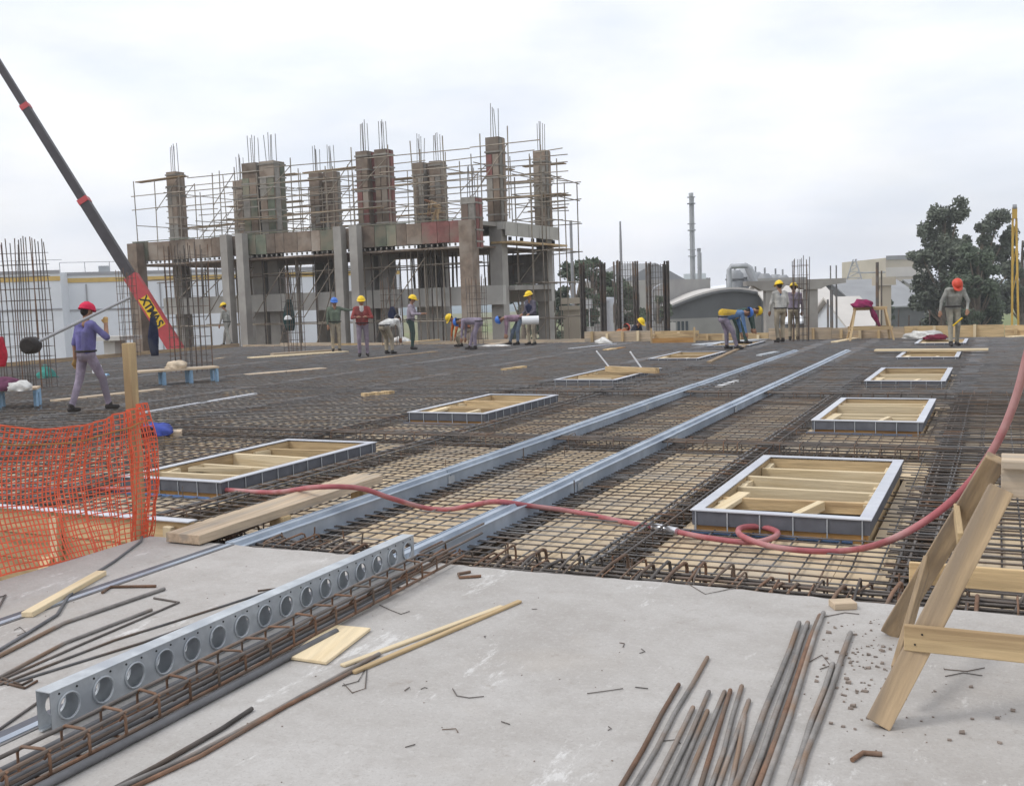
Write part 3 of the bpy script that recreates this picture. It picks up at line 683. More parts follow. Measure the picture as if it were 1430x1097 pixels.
# ---- sawhorse at the right
def near_sawhorse():
    t = thing('sawhorse', (.55, 4.35, 0), 'rough timber sawhorse standing on the slab edge near the loose bars', 'sawhorse')
    ff = G(1226, 1015); bf = G(1243, 886); ym = (ff.y+bf.y)/2
    tf = Yp(1398, 690, ff.y+.33); tb = Yp(1392, 645, bf.y-.4)
    zt = tf.z+.02; L_ = 1.5
    # left pair of legs
    legs = [(ff, Vector((tf.x, tf.y, zt))), (bf, Vector((Yp(1392, 640, tf.y+.22).x, tf.y+.22, Yp(1392, 640, tf.y+.22).z)))]
    xr = tf.x+L_
    for (a, c) in list(legs): legs.append((Vector((2*(tf.x+L_*.5)-a.x, a.y, 0)), Vector((2*(tf.x+L_*.5)-c.x, c.y, c.z))))
    for (a, c) in legs:
        d = (c-a).normalized(); mb = MB(); mb.beam(a+Vector((0,0,.012)), c, .045, .088 if a.y < 4.4 else .08, upv=(d.cross(Vector((0,1,0)))).normalized()); ob('leg', mb, K['woodold'], t)
    mb = MB(); mb.beam((tf.x+.0, tf.y+.08, zt+.02), (xr+.15, tf.y+.08, zt+.02), .11, .11); ob('top_beam', mb, K['woodplank'], t)
    mb = MB(); mb.beam((tf.x+.0, tf.y+.08, zt+.092), (xr+.15, tf.y+.08, zt+.092), .2, .03); ob('cap_board', mb, K['woodplank'], t)
    # rails between the legs, front and back
    def onleg(l, z): a, c = l; return a.lerp(c, z/c.z)
    for (l, r_, z, s) in ((legs[0], legs[2], .32, -1), (legs[1], legs[3], .34, 1)):
        p, q = onleg(l, z), onleg(r_, z); mb = MB(); o = Vector((0, s*.042, 0)); mb.beam(p+o-Vector((.07,0,0)), q+o+Vector((.07,0,0)), .025, .095); ob('rail', mb, K['wood'], t)
        for dz in (-.02, .02):
            mb = MB(); c0 = p+o+Vector((-.02+dz*.6, s*.0125, dz)); mb.tube([c0-Vector((0,.002,0)), c0+Vector((0,s*.003,0))], .004, 6); ob('nail', mb, K['black'], t)
    p, q = onleg(legs[0], .16)+Vector((-.03,.06,0)), onleg(legs[1], .42)+Vector((-.03,-.05,0)); mb = MB(); mb.beam(p, q, .02, .085); ob('end_brace', mb, K['woodold'], t)
    p, q = onleg(legs[0], .74*zt)+Vector((0,.0,0)), onleg(legs[1], .8*zt); mb = MB(); mb.beam(p+Vector((-.03,0,.03)), q+Vector((-.03,0,.0)), .022, .07); ob('end_cleat', mb, K['wood'], t)
near_sawhorse()

# ---- red hose with a loop and a coupling
def catmull(pts, k=10):
    P = [Vector(p) for p in pts]; out = []
    for i in range(len(P)-1):
        a, b_, c, d = P[max(i-1,0)], P[i], P[i+1], P[min(i+2, len(P)-1)]
        for j in range(k):
            u = j/k; out.append(.5*((2*b_)+(c-a)*u+(2*a-5*b_+4*c-d)*u*u+(3*b_-a-3*c+d)*u**3))
    return out+[P[-1]]
hp = [Vector((-9.2, 6.75, -.1)), G(205,682,-.10), G(300,683,-.08), G(380,687,-.02), G(440,680,.175), G(500,681,.15), G(545,695,.03), G(590,708,-.12), G(625,711,-.13), G(660,705,-.06), G(695,700,.03), G(740,706,-.04), G(800,714,-.12), G(870,728,-.12), G(930,739,-.11), G(985,750,-.1), G(1045,757,-.1),
      G(1078,751,-.09), G(1085,742,-.09), G(1062,735,-.09), G(1034,737,-.07), G(1036,748,-.06), G(1075,762,-.08), G(1130,769,-.1), G(1185,768,-.09)]
hp += [Yp(1240,755,5.95), Yp(1300,722,5.9), Yp(1350,678,5.85), Yp(1390,622,5.8), Yp(1417,560,5.75), Yp(1436,490,5.7), Yp(1452,425,5.68)]
e = hp[-1]; hp += [e+Vector((.09,0,.1)), e+Vector((.2,.0,.02)), e+Vector((.24,0,-.6)), Vector((e.x+.3, e.y-.1, -.08))]
t = thing('air_hose', G(900, 735, -.15), 'dusty red hose looped once and snaking across rails and mats', 'hose')
mb = MB(); mb.tube(catmull(hp), .0205, 8); ob('hose_line', mb, K['hose'], t)
a, c = G(912,735,-.105), G(946,742,-.1); d = (c-a)
mb = MB(); mb.tube([a, a+d*.12, a+d*.13, a+d*.45, a+d*.46, a+d*.6, a+d*.61, c], [.026,.026,.03,.03,.023,.023,.029,.029], 10); ob('coupling', mb, K['chrome'], t)
# the post it hangs over
pe = e+Vector((.12, 0, 0)); mb = MB(); mb.bb((pe.x-.04, pe.y-.04, -.2), (pe.x+.04, pe.y+.04, pe.z+.05))
ob('hose_post', mb, K['wood'], label='timber post with the red hose hung over its top', cat='post')

# ---- void at the left with its shutter boards, orange net and post
vt = thing('edge_shutter', (-7.5, 5.85, -1.2), 'timber edge shutter of stacked boards behind the orange net', 'formwork')
for i, (z0, z1) in enumerate(((-.2, .0), (-.42, -.205), (-.64, -.425), (-1.0, -.66))):
    for k in range(6):
        mb = MB(); xa = -5.46-k*1.5; mb.bb((xa-1.49, 5.83+.012*(i % 2), z0), (xa, 5.87+.012*(i % 2), z1)); ob('board', mb, K['wood' if i != 3 else 'woodorange'], vt)
for k in range(7):
    mb = MB(); xa = -5.7-k*1.2; mb.beam((xa, 5.79, -1.3), (xa+.06, 5.79, -.03), .08, .05, upv=(0,1,0)); ob('soldier', mb, K['woodlight'], vt)
mb = MB(); mb.bb((-14.5, 5.80, .004), (-5.46, 5.90, .012)); ob('edge_angle', mb, K['flange'], vt)
for k in range(4):
    mb = MB(); xa = -5.9-k*.9; mb.beam((xa, 5.2, -1.5), (xa-.1, 5.74, -.35), .09, .04); ob('raking_prop', mb, K['wood'], vt)
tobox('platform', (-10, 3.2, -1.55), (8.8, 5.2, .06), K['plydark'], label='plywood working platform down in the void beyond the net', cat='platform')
p = G(199, 752)*1.02; q = Vector((p.x, p.y, 0))
mb = MB(); mb.beam(q+Vector((-.02,.0,-.6)), q+Vector((-.005,.0,1.37)), .105, .055, upv=(1,.35,0)); ob('net_post', mb, K['wood'], label='upright timber post at the end of the orange net', cat='post')
def net():
    # rows of a sheet hung along the slab edge, bunched towards the post
    H = 25; V = 112; r_ = random.Random(9); grid = []
    for i in range(V+1):
        u = i/V; s = u**1.7
        y = 5.40-3.9*s
        col = []
        for j in range(H+1):
            v = j/H
            top = .94+.07*math.sin(s*9)*s-.10*math.sin(min(1, s*3.2)*math.pi)
            fold = (.03*math.sin(i*.8)+.02*math.sin(i*1.7+j*.25))*max(0, 1-s*4)
            bulge = -.13*math.sin(v*math.pi)*(.35+.65*math.sin(min(1, s*2)*math.pi))
            x = -5.45+bulge*(1-max(0,1-s*9))+fold*.5+.005*math.sin(j*.7+i*.21)+(.10*max(0, 1-s*14)*math.sin(v*math.pi*.9))
            z = .004+v*top+.004*math.sin(i*.37+j*.5)
            col.append(Vector((x, y+fold*.5, z-.02*(1-v)*math.sin(s*14+.4))))
        grid.append(col)
    t = thing('safety_net', (-5.47, 3.8, -.05), 'orange plastic safety net hung along the slab edge', 'safety net')
    mb = MB()
    def ribbon(pts, wd, dirv):
        vs = []
        for p_ in pts: vs += [p_-dirv*wd/2, p_+dirv*wd/2]
        n = len(pts); th = Vector((.0016, 0, 0))
        vs2 = [v+th for v in vs]
        mb.add(vs, [(2*i, 2*i+1, 2*i+3, 2*i+2) for i in range(n-1)]); mb.add(vs2, [(2*i+2, 2*i+3, 2*i+1, 2*i) for i in range(n-1)])
    for j in range(H+1): ribbon([c[j] for c in grid], .0075 if j not in (0, H, H-3) else .012, Vector((0,0,1)))
    for i in range(V+1): ribbon([v+Vector((-.0008,0,0)) for v in grid[i]], .0105 if grid[i][0].y < 4.95 else .0075, Vector((0,1,0)))
    ob('netting', mb, K['orange'], t, kind='stuff')
    mb = MB(); mb.tube([c[H-3]+Vector((.006,0,0)) for c in grid[::4]], .006, 5); ob('top_cord', mb, K['woodorange'], t)
net()

# ================================================================== THINGS ON THE DECK
def board(name, a, b_, wd, th, mt, lab, z0=-.05, cat='board', grp=None):
    p, q = G(a[0], a[1], z0), G(b_[0], b_[1], z0); mb = MB(); mb.beam(p+Vector((0,0,th/2)), q+Vector((0,0,th/2)), wd, th)
    return ob(name, mb, K[mt], label=lab, cat=cat, group=grp)
def trestle_board(a, b_, lab, legs, mt='woodplank', z=.28, wd=.5):
    p, q = G(a[0], a[1], z), G(b_[0], b_[1], z)
    t = thing('trestle_board', ((p+q)/2).to_tuple()[:2]+(-.12,), lab, 'trestle')
    mb = MB(); mb.beam(p, q, wd, .04); ob('top_board', mb, K[mt], t); d = (q-p).normalized(); n = Vector((-d.y, d.x, 0))
    for u in legs:
        c = p.lerp(q, u)
        mb = MB()
        for s in (-1, 1): mb.beam(c+n*s*wd*.36+Vector((0,0,-.4)), c+n*s*wd*.36+Vector((0,0,-.022)), .07, .05)
        mb.beam(c-n*wd*.45+Vector((0,0,-.05)), c+n*wd*.45+Vector((0,0,-.05)), .05, .06); ob('trestle_leg', mb, K['lightblue'], t)
trestle_board((-40,546), (54,541), 'low board on light blue trestles beside the tall rebar column cage', (.42, .97))
trestle_board((192,519), (302,512), 'low board on light blue trestles with a pale cloth heap', (.3, .64, .97))
board('deck_plank', (75,561), (226,545), .25, .04, 'woodplank', 'plank on the mats behind the walking worker')
board('deck_plank', (345,524), (452,515), .35, .03, 'woodplank', 'plank lying between the two wood block heaps on the mats')
board('steel_strip', (198,578), (290,562), .09, .03, 'flange', 'grey metal strip on the mats beside the net post, nearer half', cat='strip')
board('steel_strip', (280,564), (356,551), .11, .03, 'flange', 'grey metal strip on the mats, the half beside the wood block', cat='strip')
board('deck_plank', (350,501), (482,492), .5, .05, 'woodlight', 'pale board heap at the feet of the worker with blue helmet')
board('deck_plank', (380,497), (470,491), .25, .09, 'woodplank', 'upper board of the pale heap near the blue helmet worker')
board('deck_plank', (500,504), (608,492), .2, .04, 'woodold', 'weathered plank on the mats near the red sweater worker')
board('deck_plank', (536,482), (612,475), .22, .05, 'wood', 'yellow plank on the mats beside a white bag')
board('deck_plank', (682,483), (708,479), .3, .05, 'woodplank', 'short plank between the two stooping workers')
board('deck_plank', (918,479), (975,474), .2, .05, 'woodlight', 'thin plank beyond the fourth left opening')
board('deck_plank', (1222,490), (1380,489), .28, .04, 'woodlight', 'long white board crossing behind the fourth right opening', z0=.03)
board('deck_plank', (1165,479), (1225,468), .2, .05, 'woodlight', 'white plank beside the far sawhorse')
board('deck_plank', (1410,472), (1440,470), .3, .05, 'woodlight', 'pale plank near the yellow drilling mast')
board('deck_plank', (795,488), (860,481), .1, .04, 'flange', 'thin grey strip leading to the white bag')
board('deck_plank', (990,508), (1040,485), .1, .06, 'woodold', 'dark narrow plank lying by the stooping pair')
board('deck_plank', (1060,498), (1085,493), .15, .05, 'galv', 'short grey offcut between the rails', cat='offcut')
board('deck_plank', (1028,533), (1003,541), .12, .03, 'paper', 'small white offcut between the rails', z0=-.12, cat='offcut')
board('deck_plank', (975,483), (1075,474), .5, .05, 'galv', 'grey steel sheet strip beside the stooping pair', cat='sheet')
def block(px, py, wpx, h, dp, mt, lab, n=4, z0=-.15):
    """a short bundle of upright timber offcuts"""
    p, q = G(px-wpx/2, py, z0), G(px+wpx/2, py-4, z0); t = thing('wood_block_bundle', ((p+q)/2).to_tuple(), lab, 'wood blocks')
    for k in range(n):
        u = (k+.5)/n; c = p.lerp(q, u); l = (q-p).length/n
        mb = MB(); d = (q-p).normalized(); mb.beam(c-d*l*.48+Vector((0,0,h/2)), c+d*l*.48+Vector((0,0,h/2)), dp, h*random.uniform(.88, 1.05)); ob('block', mb, K[mt if k % 3 else 'wood'], t)
block(528, 562, 42, .17, .14, 'wood', 'row of yellow wood blocks on the mats left of the second opening', 6)
block(333, 555, 40, .10, .14, 'woodlight', 'pale wood block stack beside the grey strips', 3)
block(548, 519, 30, .07, .2, 'woodlight', 'flat pale wood offcuts in the middle of the mats', 2)
block(718, 524, 30, .16, .15, 'wood', 'two upright wood blocks on the far mats', 2)
block(312, 506, 24, .12, .2, 'wood', 'small yellow wood blocks near the far cage', 2)
block(225, 622, 60, .17, .3, 'woodplank', 'pale wood blocks lying behind the net post', 5)
block(858, 495, 24, .15, .2, 'woodorange', 'orange wood blocks behind the lifted boards', 2)
# the lifted boards at the third left opening
for (a, z0, c, z1, w_, lab) in (((852,514), .0, (833,490), .42, .12, 'white board leaning up out of the third left opening, the wider one'), ((896,514), .0, (880,491), .4, .09, 'white board leaning up out of the third left opening, the narrower one')):
    p = G(a[0], a[1], z0); t_ = ray(*c); q = EYE*Vector((0,0,1))+t_*((p.x*fw.x+p.y*fw.y)/(t_.x*fw.x+t_.y*fw.y))
    mb = MB(); mb.beam(p, q, w_, .03); ob('leaning_board', mb, K['paper'], label=lab, cat='board')
board('timber_beam', (848,518), (918,521), .12, .1, 'wood', 'timber beam laid across the third left opening', z0=.03, cat='timber')
tobox_c = G(640, 480)
# small box of form boards near the far edge
t = thing('form_box', G(940, 482, -.12), 'small open timber box standing near the far edge boards', 'timber box')
p, q = G(910, 482, -.1), G(970, 481, -.1); d = (q-p).normalized(); n_ = Vector((-d.y, d.x, 0))
for (o, hh, mt_) in ((n_*0, .28, 'woodorange'), (n_*.6, .45, 'wood')):
    mb = MB(); mb.beam(p+o+Vector((0,0,hh/2)), q+o+Vector((0,0,hh/2)), .03, hh*.6); ob('side', mb, K[mt_], t)
for e_ in (p, q):
    mb = MB(); mb.beam(e_+n_*.02+Vector((0,0,.3)), e_+n_*.58+Vector((0,0,.3)), .03, .1); ob('end', mb, K['wood'], t)
    mb = MB(); mb.beam(e_+Vector((0,0,0)), e_+Vector((0,0,.55)), .06, .04, upv=(0,1,0)); ob('upright', mb, K['wood'], t)

# cloth lumps
def lump(name, c, size, mt, lab, cat, seed=1, flat=.2, rotz=0):
    q = random.Random(seed); bm = bmesh.new(); bmesh.ops.create_icosphere(bm, subdivisions=3, radius=1)
    ph = [q.uniform(0, 6.3) for _ in range(9)]
    for v in bm.verts:
        p = v.co; k = 1+.16*math.sin(p.x*4+ph[0])*math.sin(p.y*5+ph[1])+.12*math.sin(p.z*7+p.x*6+ph[2])+.08*math.sin(p.y*11+ph[3]+p.z*4)
        v.co = Vector((p.x*k*size[0], p.y*k*size[1], max(-flat, p.z*k)*size[2]))
    me = bpy.data.meshes.new(name); bm.to_mesh(me); bm.free(); me.materials.append(mt)
    for f in me.polygons: f.use_smooth = True
    o = link(name, me, None, Vector(c)+Vector((0,0,flat*size[2]))); o.rotation_euler = (0, 0, rotz); return setp(o, lab, cat)
WH = cloth('white', (.66, .65, .62))
lump('cloth_heap', G(246, 514, .30), (.24, .2, .13), cloth('sand', (.52, .43, .32)), 'pale cloth heap on the board with light blue trestles', 'cloth', 2)
lump('cement_bag', G(560, 478, -.1), (.38, .22, .2), WH, 'white bag lying beside the worker in lilac shirt', 'bag', 3)
lump('cement_bag', G(843, 482, -.1), (.30, .2, .2), WH, 'white bag at the end of the thin grey strip', 'bag', 4)
lump('paper_sheet', G(690, 485, -.08), (.7, .3, .08), WH, 'white sheet lying between the two stooping workers', 'sheet', 5)
lump('teal_bag', G(66, 531, -.1), (.22, .2, .3), cloth('teal', (.06, .26, .22)), 'teal bag at the foot of the tall rebar column cage', 'bag', 6)
lump('clothes_heap', G(10, 544, .30), (.4, .25, .18), cloth('plum', (.12, .045, .08)), 'plum coloured clothes on the board by the rebar cage', 'clothes', 7)
lump('pale_bag', G(28, 545, .30), (.2, .18, .13), WH, 'pale bag beside the plum clothes heap', 'bag', 8)
lump('blue_garment', G(219, 607, -.02), (.24, .12, .12), cloth('royal', (.07, .10, .38)), 'blue garment on the wood blocks behind the net post', 'clothes', 9)
lump('dark_garment', G(203, 609, -.02), (.16, .12, .1), cloth('nearblack', (.015, .016, .02)), 'black garment on the wood blocks behind the net post', 'clothes', 10)
lump('rag', G(1306, 474, .03), (.3, .2, .12), cloth('maroon', (.16, .03, .05)), 'maroon rag on the fifth right opening', 'rag', 11)
lump('white_rag', G(1291, 472, .03), (.55, .3, .18), WH, 'white rags on the corner of the fifth right opening', 'rag', 12)
mb = MB(); c = G(136, 524, -.1)
mb.tube([c, c+Vector((0,0,.02)), c+Vector((0,0,.26)), c+Vector((0,0,.33)), c+Vector((0,0,.36))], [.11,.12,.12,.05,.045], 12)
t = ob('water_jug', mb, K['paper'], label='white plastic jug standing on the mats behind the walking worker', cat='jug')
mb = MB(); c = G(143, 528, -.1); mb.tube([c+Vector((-.16,0,.06)), c+Vector((.16,.05,.06))], .06, 10); ob('blue_bottle', mb, K['lightblue'], label='light blue bottle lying beside the white jug', cat='bottle')

# ---- far edge boards of the deck
eb = thing('edge_boards', (-8, 33.3, -.6), 'long row of timber edge boards along the far side of the deck', 'edge boards')
x = -27.8
while x < 5.5:
    l = rg.uniform(1.2, 2.8); hi = (.34 if x > -13.5 else .06)+rg.uniform(-.05, .04)
    if -9.5 < x < -7: hi -= .12
    mb = MB(); mb.bb((x, 33.25+rg.uniform(0,.03), -.6), (min(x+l-.01, 5.6), 33.31, hi)); ob('board', mb, K['wood' if rg.random() < .7 else 'woodplank'], eb)
    if hi > .15:
        for k in range(int(l/.55)):
            mb = MB(); xx = x+.25+k*.55; mb.bb((xx, 33.17, -.3), (xx+.08, 33.245, hi+rg.uniform(-.1,.03))); ob('cleat', mb, K['woodlight' if k % 2 else 'wood'], eb)
    x += l
mb = MB(); mb.bb((-28.05, 5.9, -.6), (-28.0, 33.3, .1)); ob('edge_shutter', mb, K['woodold'], label='weathered shutter board along the left side of the deck', cat='formwork')

# ---- far sawhorse with a jacket
def saw2():
    a, c = G(1194, 478, -.1), G(1236, 477, -.1); d = (c-a); d.z = 0; L_ = d.length; d.normalize(); n = Vector((-d.y, d.x, 0)); h = 1.0
    t = thing('sawhorse', (a+c)/2, 'timber sawhorse near the far edge with a crimson jacket on top', 'sawhorse')
    mb = MB(); mb.beam(a+Vector((0,0,h))-d*.05, c+Vector((0,0,h))+d*.05, .12, .1); ob('top_beam', mb, K['wood'], t)
    for e_, s in ((a, -1), (c, 1)):
        for u in (-1, 1):
            mb = MB(); mb.beam(e_+d*s*.2+n*u*.38, e_+n*u*.06+Vector((0,0,h-.03)), .05, .1, upv=n); ob('leg', mb, K['wood'], t)
        mb = MB(); mb.beam(e_+d*s*.14+n*.26+Vector((0,0,.36)), e_+d*s*.14-n*.26+Vector((0,0,.36)), .03, .09); ob('end_rail', mb, K['wood'], t)
    for u in (-1, 1):
        mb = MB(); mb.beam(a-d*.18+n*u*.27+Vector((0,0,.42)), c+d*.18+n*u*.27+Vector((0,0,.42)), .03, .1); ob('rail', mb, K['wood'], t)
    p = a.lerp(c, .25)+Vector((0,0,h+.04))
    lump('jacket', p, (.3, .28, .2), cloth('crimson', (.23, .03, .09)), 'crimson jacket thrown over the far sawhorse', 'jacket', 20)
    mb = MB(); p = a.lerp(c, .52)+Vector((0,0,h)); mb.tube([p-n*.08, p-n*.12+Vector((0,0,-.2))+d*.08, p-n*.12+Vector((0,0,-.55))+d*.25], [.05, .09, .03], 7); ob('hanging_sleeve', mb, cloth('crimson', (.23,.03,.09)), label='dark red sleeve hanging from the far sawhorse', cat='sleeve')
saw2()

# ================================================================== STARTER BAR CAGES
def column_cage(x, y, wx, wy, h, nx, ny, lab, z0=-.5, sp=.25, mt='rebar', grp=None, rb=.0115, sag=True):
    t = thing('column_cage', (x, y, z0), lab, 'rebar cage', grp); q = random.Random(int(abs(x*7+y*13)))
    ps = [(x-wx/2+wx*i/(nx-1), yy) for i in range(nx) for yy in (y-wy/2, y+wy/2)]+[(xx, y-wy/2+wy*i/(ny-1)) for i in range(1, ny-1) for xx in (x-wx/2, x+wx/2)]
    for (a, b_) in ps:
        hh = h+q.uniform(-.12, .06); mb = MB(); mb.tube([(a, b_, z0), (a+q.gauss(0,.012), b_+q.gauss(0,.012), z0+hh*.55), (a+q.gauss(0,.03), b_+q.gauss(0,.03), z0+hh)], rb, 5); ob('bar', mb, K[mt if q.random() < .7 else 'rust'], t)
    z = z0+.15
    while z < z0+h-.25:
        dz = q.gauss(0, .015); mb = MB()
        e = .014; mb.tube([(x-wx/2-e, y-wy/2-e, z), (x+wx/2+e, y-wy/2-e, z+dz), (x+wx/2+e, y+wy/2+e, z), (x-wx/2-e, y+wy/2+e, z-dz)], .006, 4, closed=True); ob('tie', mb, K[mt], t); z += sp*q.uniform(.85, 1.15)
    return t
c = G(22, 541); column_cage(c.x, c.y+.3, 1.15, .6, 3.75, 8, 4, 'tall dense rebar column cage beside the worker carrying a pole')
c = G(268, 517); column_cage(c.x, c.y, .85, .6, 3.7, 6, 4, 'rebar column cage in front of the red crane boom foot')
c = G(183, 497); column_cage(c.x, c.y, .45, .45, 3.5, 4, 3, 'slim rebar column cage in front of the white warehouse')
c = G(412, 492); column_cage(c.x, c.y, .55, .4, 3.3, 4, 3, 'rebar column cage with dark clothes hung on it')
c = G(548, 481); column_cage(c.x, c.y, .6, .4, 3.0, 4, 3, 'rebar column cage between the red sweater and the lilac shirt workers')
c = G(668, 478); column_cage(c.x, c.y, .6, .4, 2.9, 4, 3, 'rebar column cage behind the stooping worker in mauve')
c = G(1101, 478); column_cage(c.x+.15, c.y+1.2, .42, .3, 3.0, 4, 3, 'tall rebar column cage beside the worker in pale shirt')
# pairs of steel posts with wire grids at the far edge
def bar_wall(px0, px1, pyt, y, lab, n=6, posts=True):
    a, b_ = Yp(px0, pyt, y), Yp(px1, pyt, y); zt = a.z
    t = thing('bar_wall', ((a.x+b_.x)/2, y, GZ), lab, 'rebar wall')
    if posts:
        for p in (a, b_):
            mb = MB()
            for (dx, dy) in ((-.06,-.06),(.06,-.06),(-.06,.06),(.06,.06),(0,0)): mb.tube([(p.x+dx, y+dy, GZ), (p.x+dx+rg.gauss(0,.02), y+dy, zt+rg.uniform(-.1,.05))], .034, 5)
            ob('post', mb, K['rebar'], t)
    for k in range(n):
        xx = a.x+(b_.x-a.x)*(k+1)/(n+1); mb = MB(); mb.tube([(xx, y, GZ), (xx, y, zt-.05)], .012, 4); ob('bar', mb, K['rebar'], t)
    for k in range(int((zt+1.5)/.22)):
        mb = MB(); z = zt-.12-k*.22; mb.tube([(a.x, y, z), (b_.x, y, z+rg.gauss(0,.02))], .011, 4); ob('bar', mb, K['rebar'], t)
bar_wall(862, 887, 364, 36.5, 'dark rebar wall cage at the far edge beside the lamp pole')
bar_wall(904, 930, 367, 36.2, 'dark rebar wall cage at the far edge beside the curved shed')
bar_wall(812, 841, 366, 37.5, 'dark rebar wall cage at the far edge beside the scaffold')
for px, top, lab in ((1168, 400, 'slim'), (1162, 404, 'rusty slim'), (1156, 418, 'short')):
    p = Yp(px, top, 35); mb = MB(); mb.tube([(p.x, 35, GZ), (p.x, 35, p.z)], .035, 6); ob('steel_post', mb, K['rebargrey'], label=lab+' steel post beyond the deck in front of the precast beam', cat='post')
for k, (px, top) in enumerate(((1225, 366), (1231, 378))):
    p = Yp(px, top, 40); mb = MB(); mb.tube([(p.x, 40, GZ), (p.x, 40, p.z)], .06 if k == 0 else .03, 6); ob('steel_post', mb, K['rebar'], label=('thick' if k == 0 else 'thin')+' dark steel post beyond the far sawhorse', cat='post')
for k, px in enumerate((1252, 1268, 1283, 1300, 1312)):
    p = Yp(px, 432+8*(k % 3), 35.5); mb = MB(); mb.tube([(p.x, 35.5, GZ), (p.x+rg.gauss(0,.03), 35.5, p.z)], .025, 5); ob('starter_bar', mb, K['rebar'], label='thin upright starter bar beyond the far edge boards', cat='rebar', group='starter bars beyond the far edge')

# ================================================================== FRAME BUILDING UNDER CONSTRUCTION
BX = [-37.5, -32.0, -25.7, -19.6]; YF, YB, YO = 40.5, 45.5, 38.5
bld = thing('concrete_frame_building', (-28.5, 42, GZ), 'half built concrete frame with tall shuttered columns under scaffolding', 'building')
zt, zb, ztop = 4.85, 3.95, 8.4
q = random.Random(21)
def shuttered(x, y, w_, z0, z1, top_open=False, mats=('formbrown',)):
    mb = MB(); mb.bb((x-w_/2, y-w_/2, z0), (x+w_/2, y+w_/2, z1)); col = ob('column', mb, K[mats[0]], bld)
    z = z0+.25
    while z < z1-.1:                      # walers round the shutter
        mb = MB(); e = .045; mb.bb((x-w_/2-e, y-w_/2-e, z), (x+w_/2+e, y+w_/2+e, z+.07)); ob('waler', mb, K['formgrey'], col); z += q.uniform(.42, .62)
    for s in (-1, 1):                     # panels on the faces towards the deck
        for k in range(int((z1-z0)/.95)):
            mb = MB(); za = z0+.02+k*.95; mb.bb((x+s*w_/4-w_/4+.02, y-w_/2-.03, za), (x+s*w_/4+w_/4-.02, y-w_/2-.004, za+.9)); ob('form_panel', mb, K[q.choice(mats)], col)
    for s in (-1, 1):
        mb = MB(); mb.bb((x+w_/2+.004, y+s*w_/4-w_/5, z0+.05), (x+w_/2+.03, y+s*w_/4+w_/5, z1-.05)); ob('form_panel', mb, K[q.choice(mats)], col)
    for (dx, dy) in ((-.2,-.2), (.2,-.2), (-.2,.2), (.2,.2), (0,-.2)):
        mb = MB(); mb.tube([(x+dx*w_, y+dy*w_, z1), (x+dx*w_+q.gauss(0,.03), y+dy*w_, z1+1.35+q.uniform(-.15,.1))], .016, 4); ob('starter_bar', mb, K['rebargrey'], col)
BR = ('formbrown', 'formbrown', 'formgrey'); RD = ('formbrown', 'formred', 'formgrey', 'formbrown')
for (x, y, offs, ms) in ((BX[0], YF, (0,), BR), (BX[0], YB, (0,), BR), (BX[1], YF, (-.52, .52), ('formbrown','formgreen','formgrey')), (BX[1], YB, (-.46, .46), BR),
                     (BX[2], YF, (-.50, .50), RD), (BX[2], YB, (-.48, .48), BR), (BX[3], YF, (0,), RD), (BX[3], YB, (0,), BR)):
    for o_ in offs: shuttered(x+o_, y, .62 if x != BX[1] or y != YF else .85, zt, ztop, mats=ms)
shuttered(BX[3]-.2, YO, .62, zt-1.2, 5.75, mats=('formgrey', 'formred'))
for y in (YF, YB):                        # columns below, stripped concrete
    for x, offs in zip(BX, ((0,), (-.45, .45), (-.42, .42), (0,))):
        for o_ in offs:
            mb = MB(); mb.bb((x+o_-.29, y-.29, GZ), (x+o_+.29, y+.29, zt)); ob('column', mb, K['concrete'], bld)
for x, offs, w_ in zip(BX, ((-.55,), (-.4, .5), (-.4, .42), (-.2,)), (.3, .2, .2, .3)):
    for o_ in offs:
        mb = MB(); mb.bb((x+o_-w_, YO-.68, GZ), (x+o_+w_, YO-.68+2*w_, zt+.06 if w_ < .3 else zt-.05)); ob('column', mb, K['concrete' if w_ < .3 else 'formbrown'], bld)
# floor slab and edge beams
mb = MB(); mb.bb((BX[0]-1.0, YO-.12, zt-.22), (BX[3]+.1, YB+.6, zt-.05)); ob('floor_slab', mb, K['concrete'], bld)
mb = MB(); mb.bb((BX[3]+.1, YF-.3, zt-.35), (BX[3]+.42, YB+.6, zt-.05)); ob('floor_slab', mb, K['concretelight'], bld)
mb = MB(); mb.bb((BX[0]-1.0, YO-.1, zb), (BX[3], YO+.25, zt-.225)); ob('edge_beam', mb, K['concrete'], bld)
x = BX[0]-1.0
seq = ['formbrown','formgrey','formgreen','formred','formbrown','formgreen','formbrown','formgreen']
k = 0
while x < BX[3]-.1:                       # coloured shutter panels along the beam
    l = q.choice((.5, .6, .75, 1.0)); u = (x-BX[0])/(BX[3]-BX[0])
    mt_ = q.choice(('formred', 'formred', 'formbrown', 'formgrey')) if u > .84 else (q.choice(('formbrown', 'formgreen', 'formbrown')) if u < .75 and u > .12 else q.choice(('formbrown','formgreen','formbrown','formgrey')))
    mb = MB(); mb.bb((x+.01, YO-.17, zb+q.uniform(-.02,.02)), (min(x+l, BX[3])-.01, YO-.11, zt+q.uniform(-.02,.03))); ob('form_panel', mb, K[mt_], bld); x += l
mb = MB(); mb.bb((BX[0]-1.0, YO-.2, zt+.035), (BX[3], YO-.12, zt+.07)); ob('top_waler', mb, K['formgreen'], bld)
x = BX[0]-1
while x < BX[3]:
    mb = MB(); mb.bb((x, YO-.19, zb-.14), (x+.05, YO-.1, zb-.03)); ob('joist_end', mb, K['formgrey'], bld); x += .28
mb = MB(); mb.bb((BX[0]-1.0, YO-.12, zb-.24), (BX[3], YB+.6, zb-.16)); ob('soffit_shutter', mb, K['formbrown'], bld)
y = YF-.2
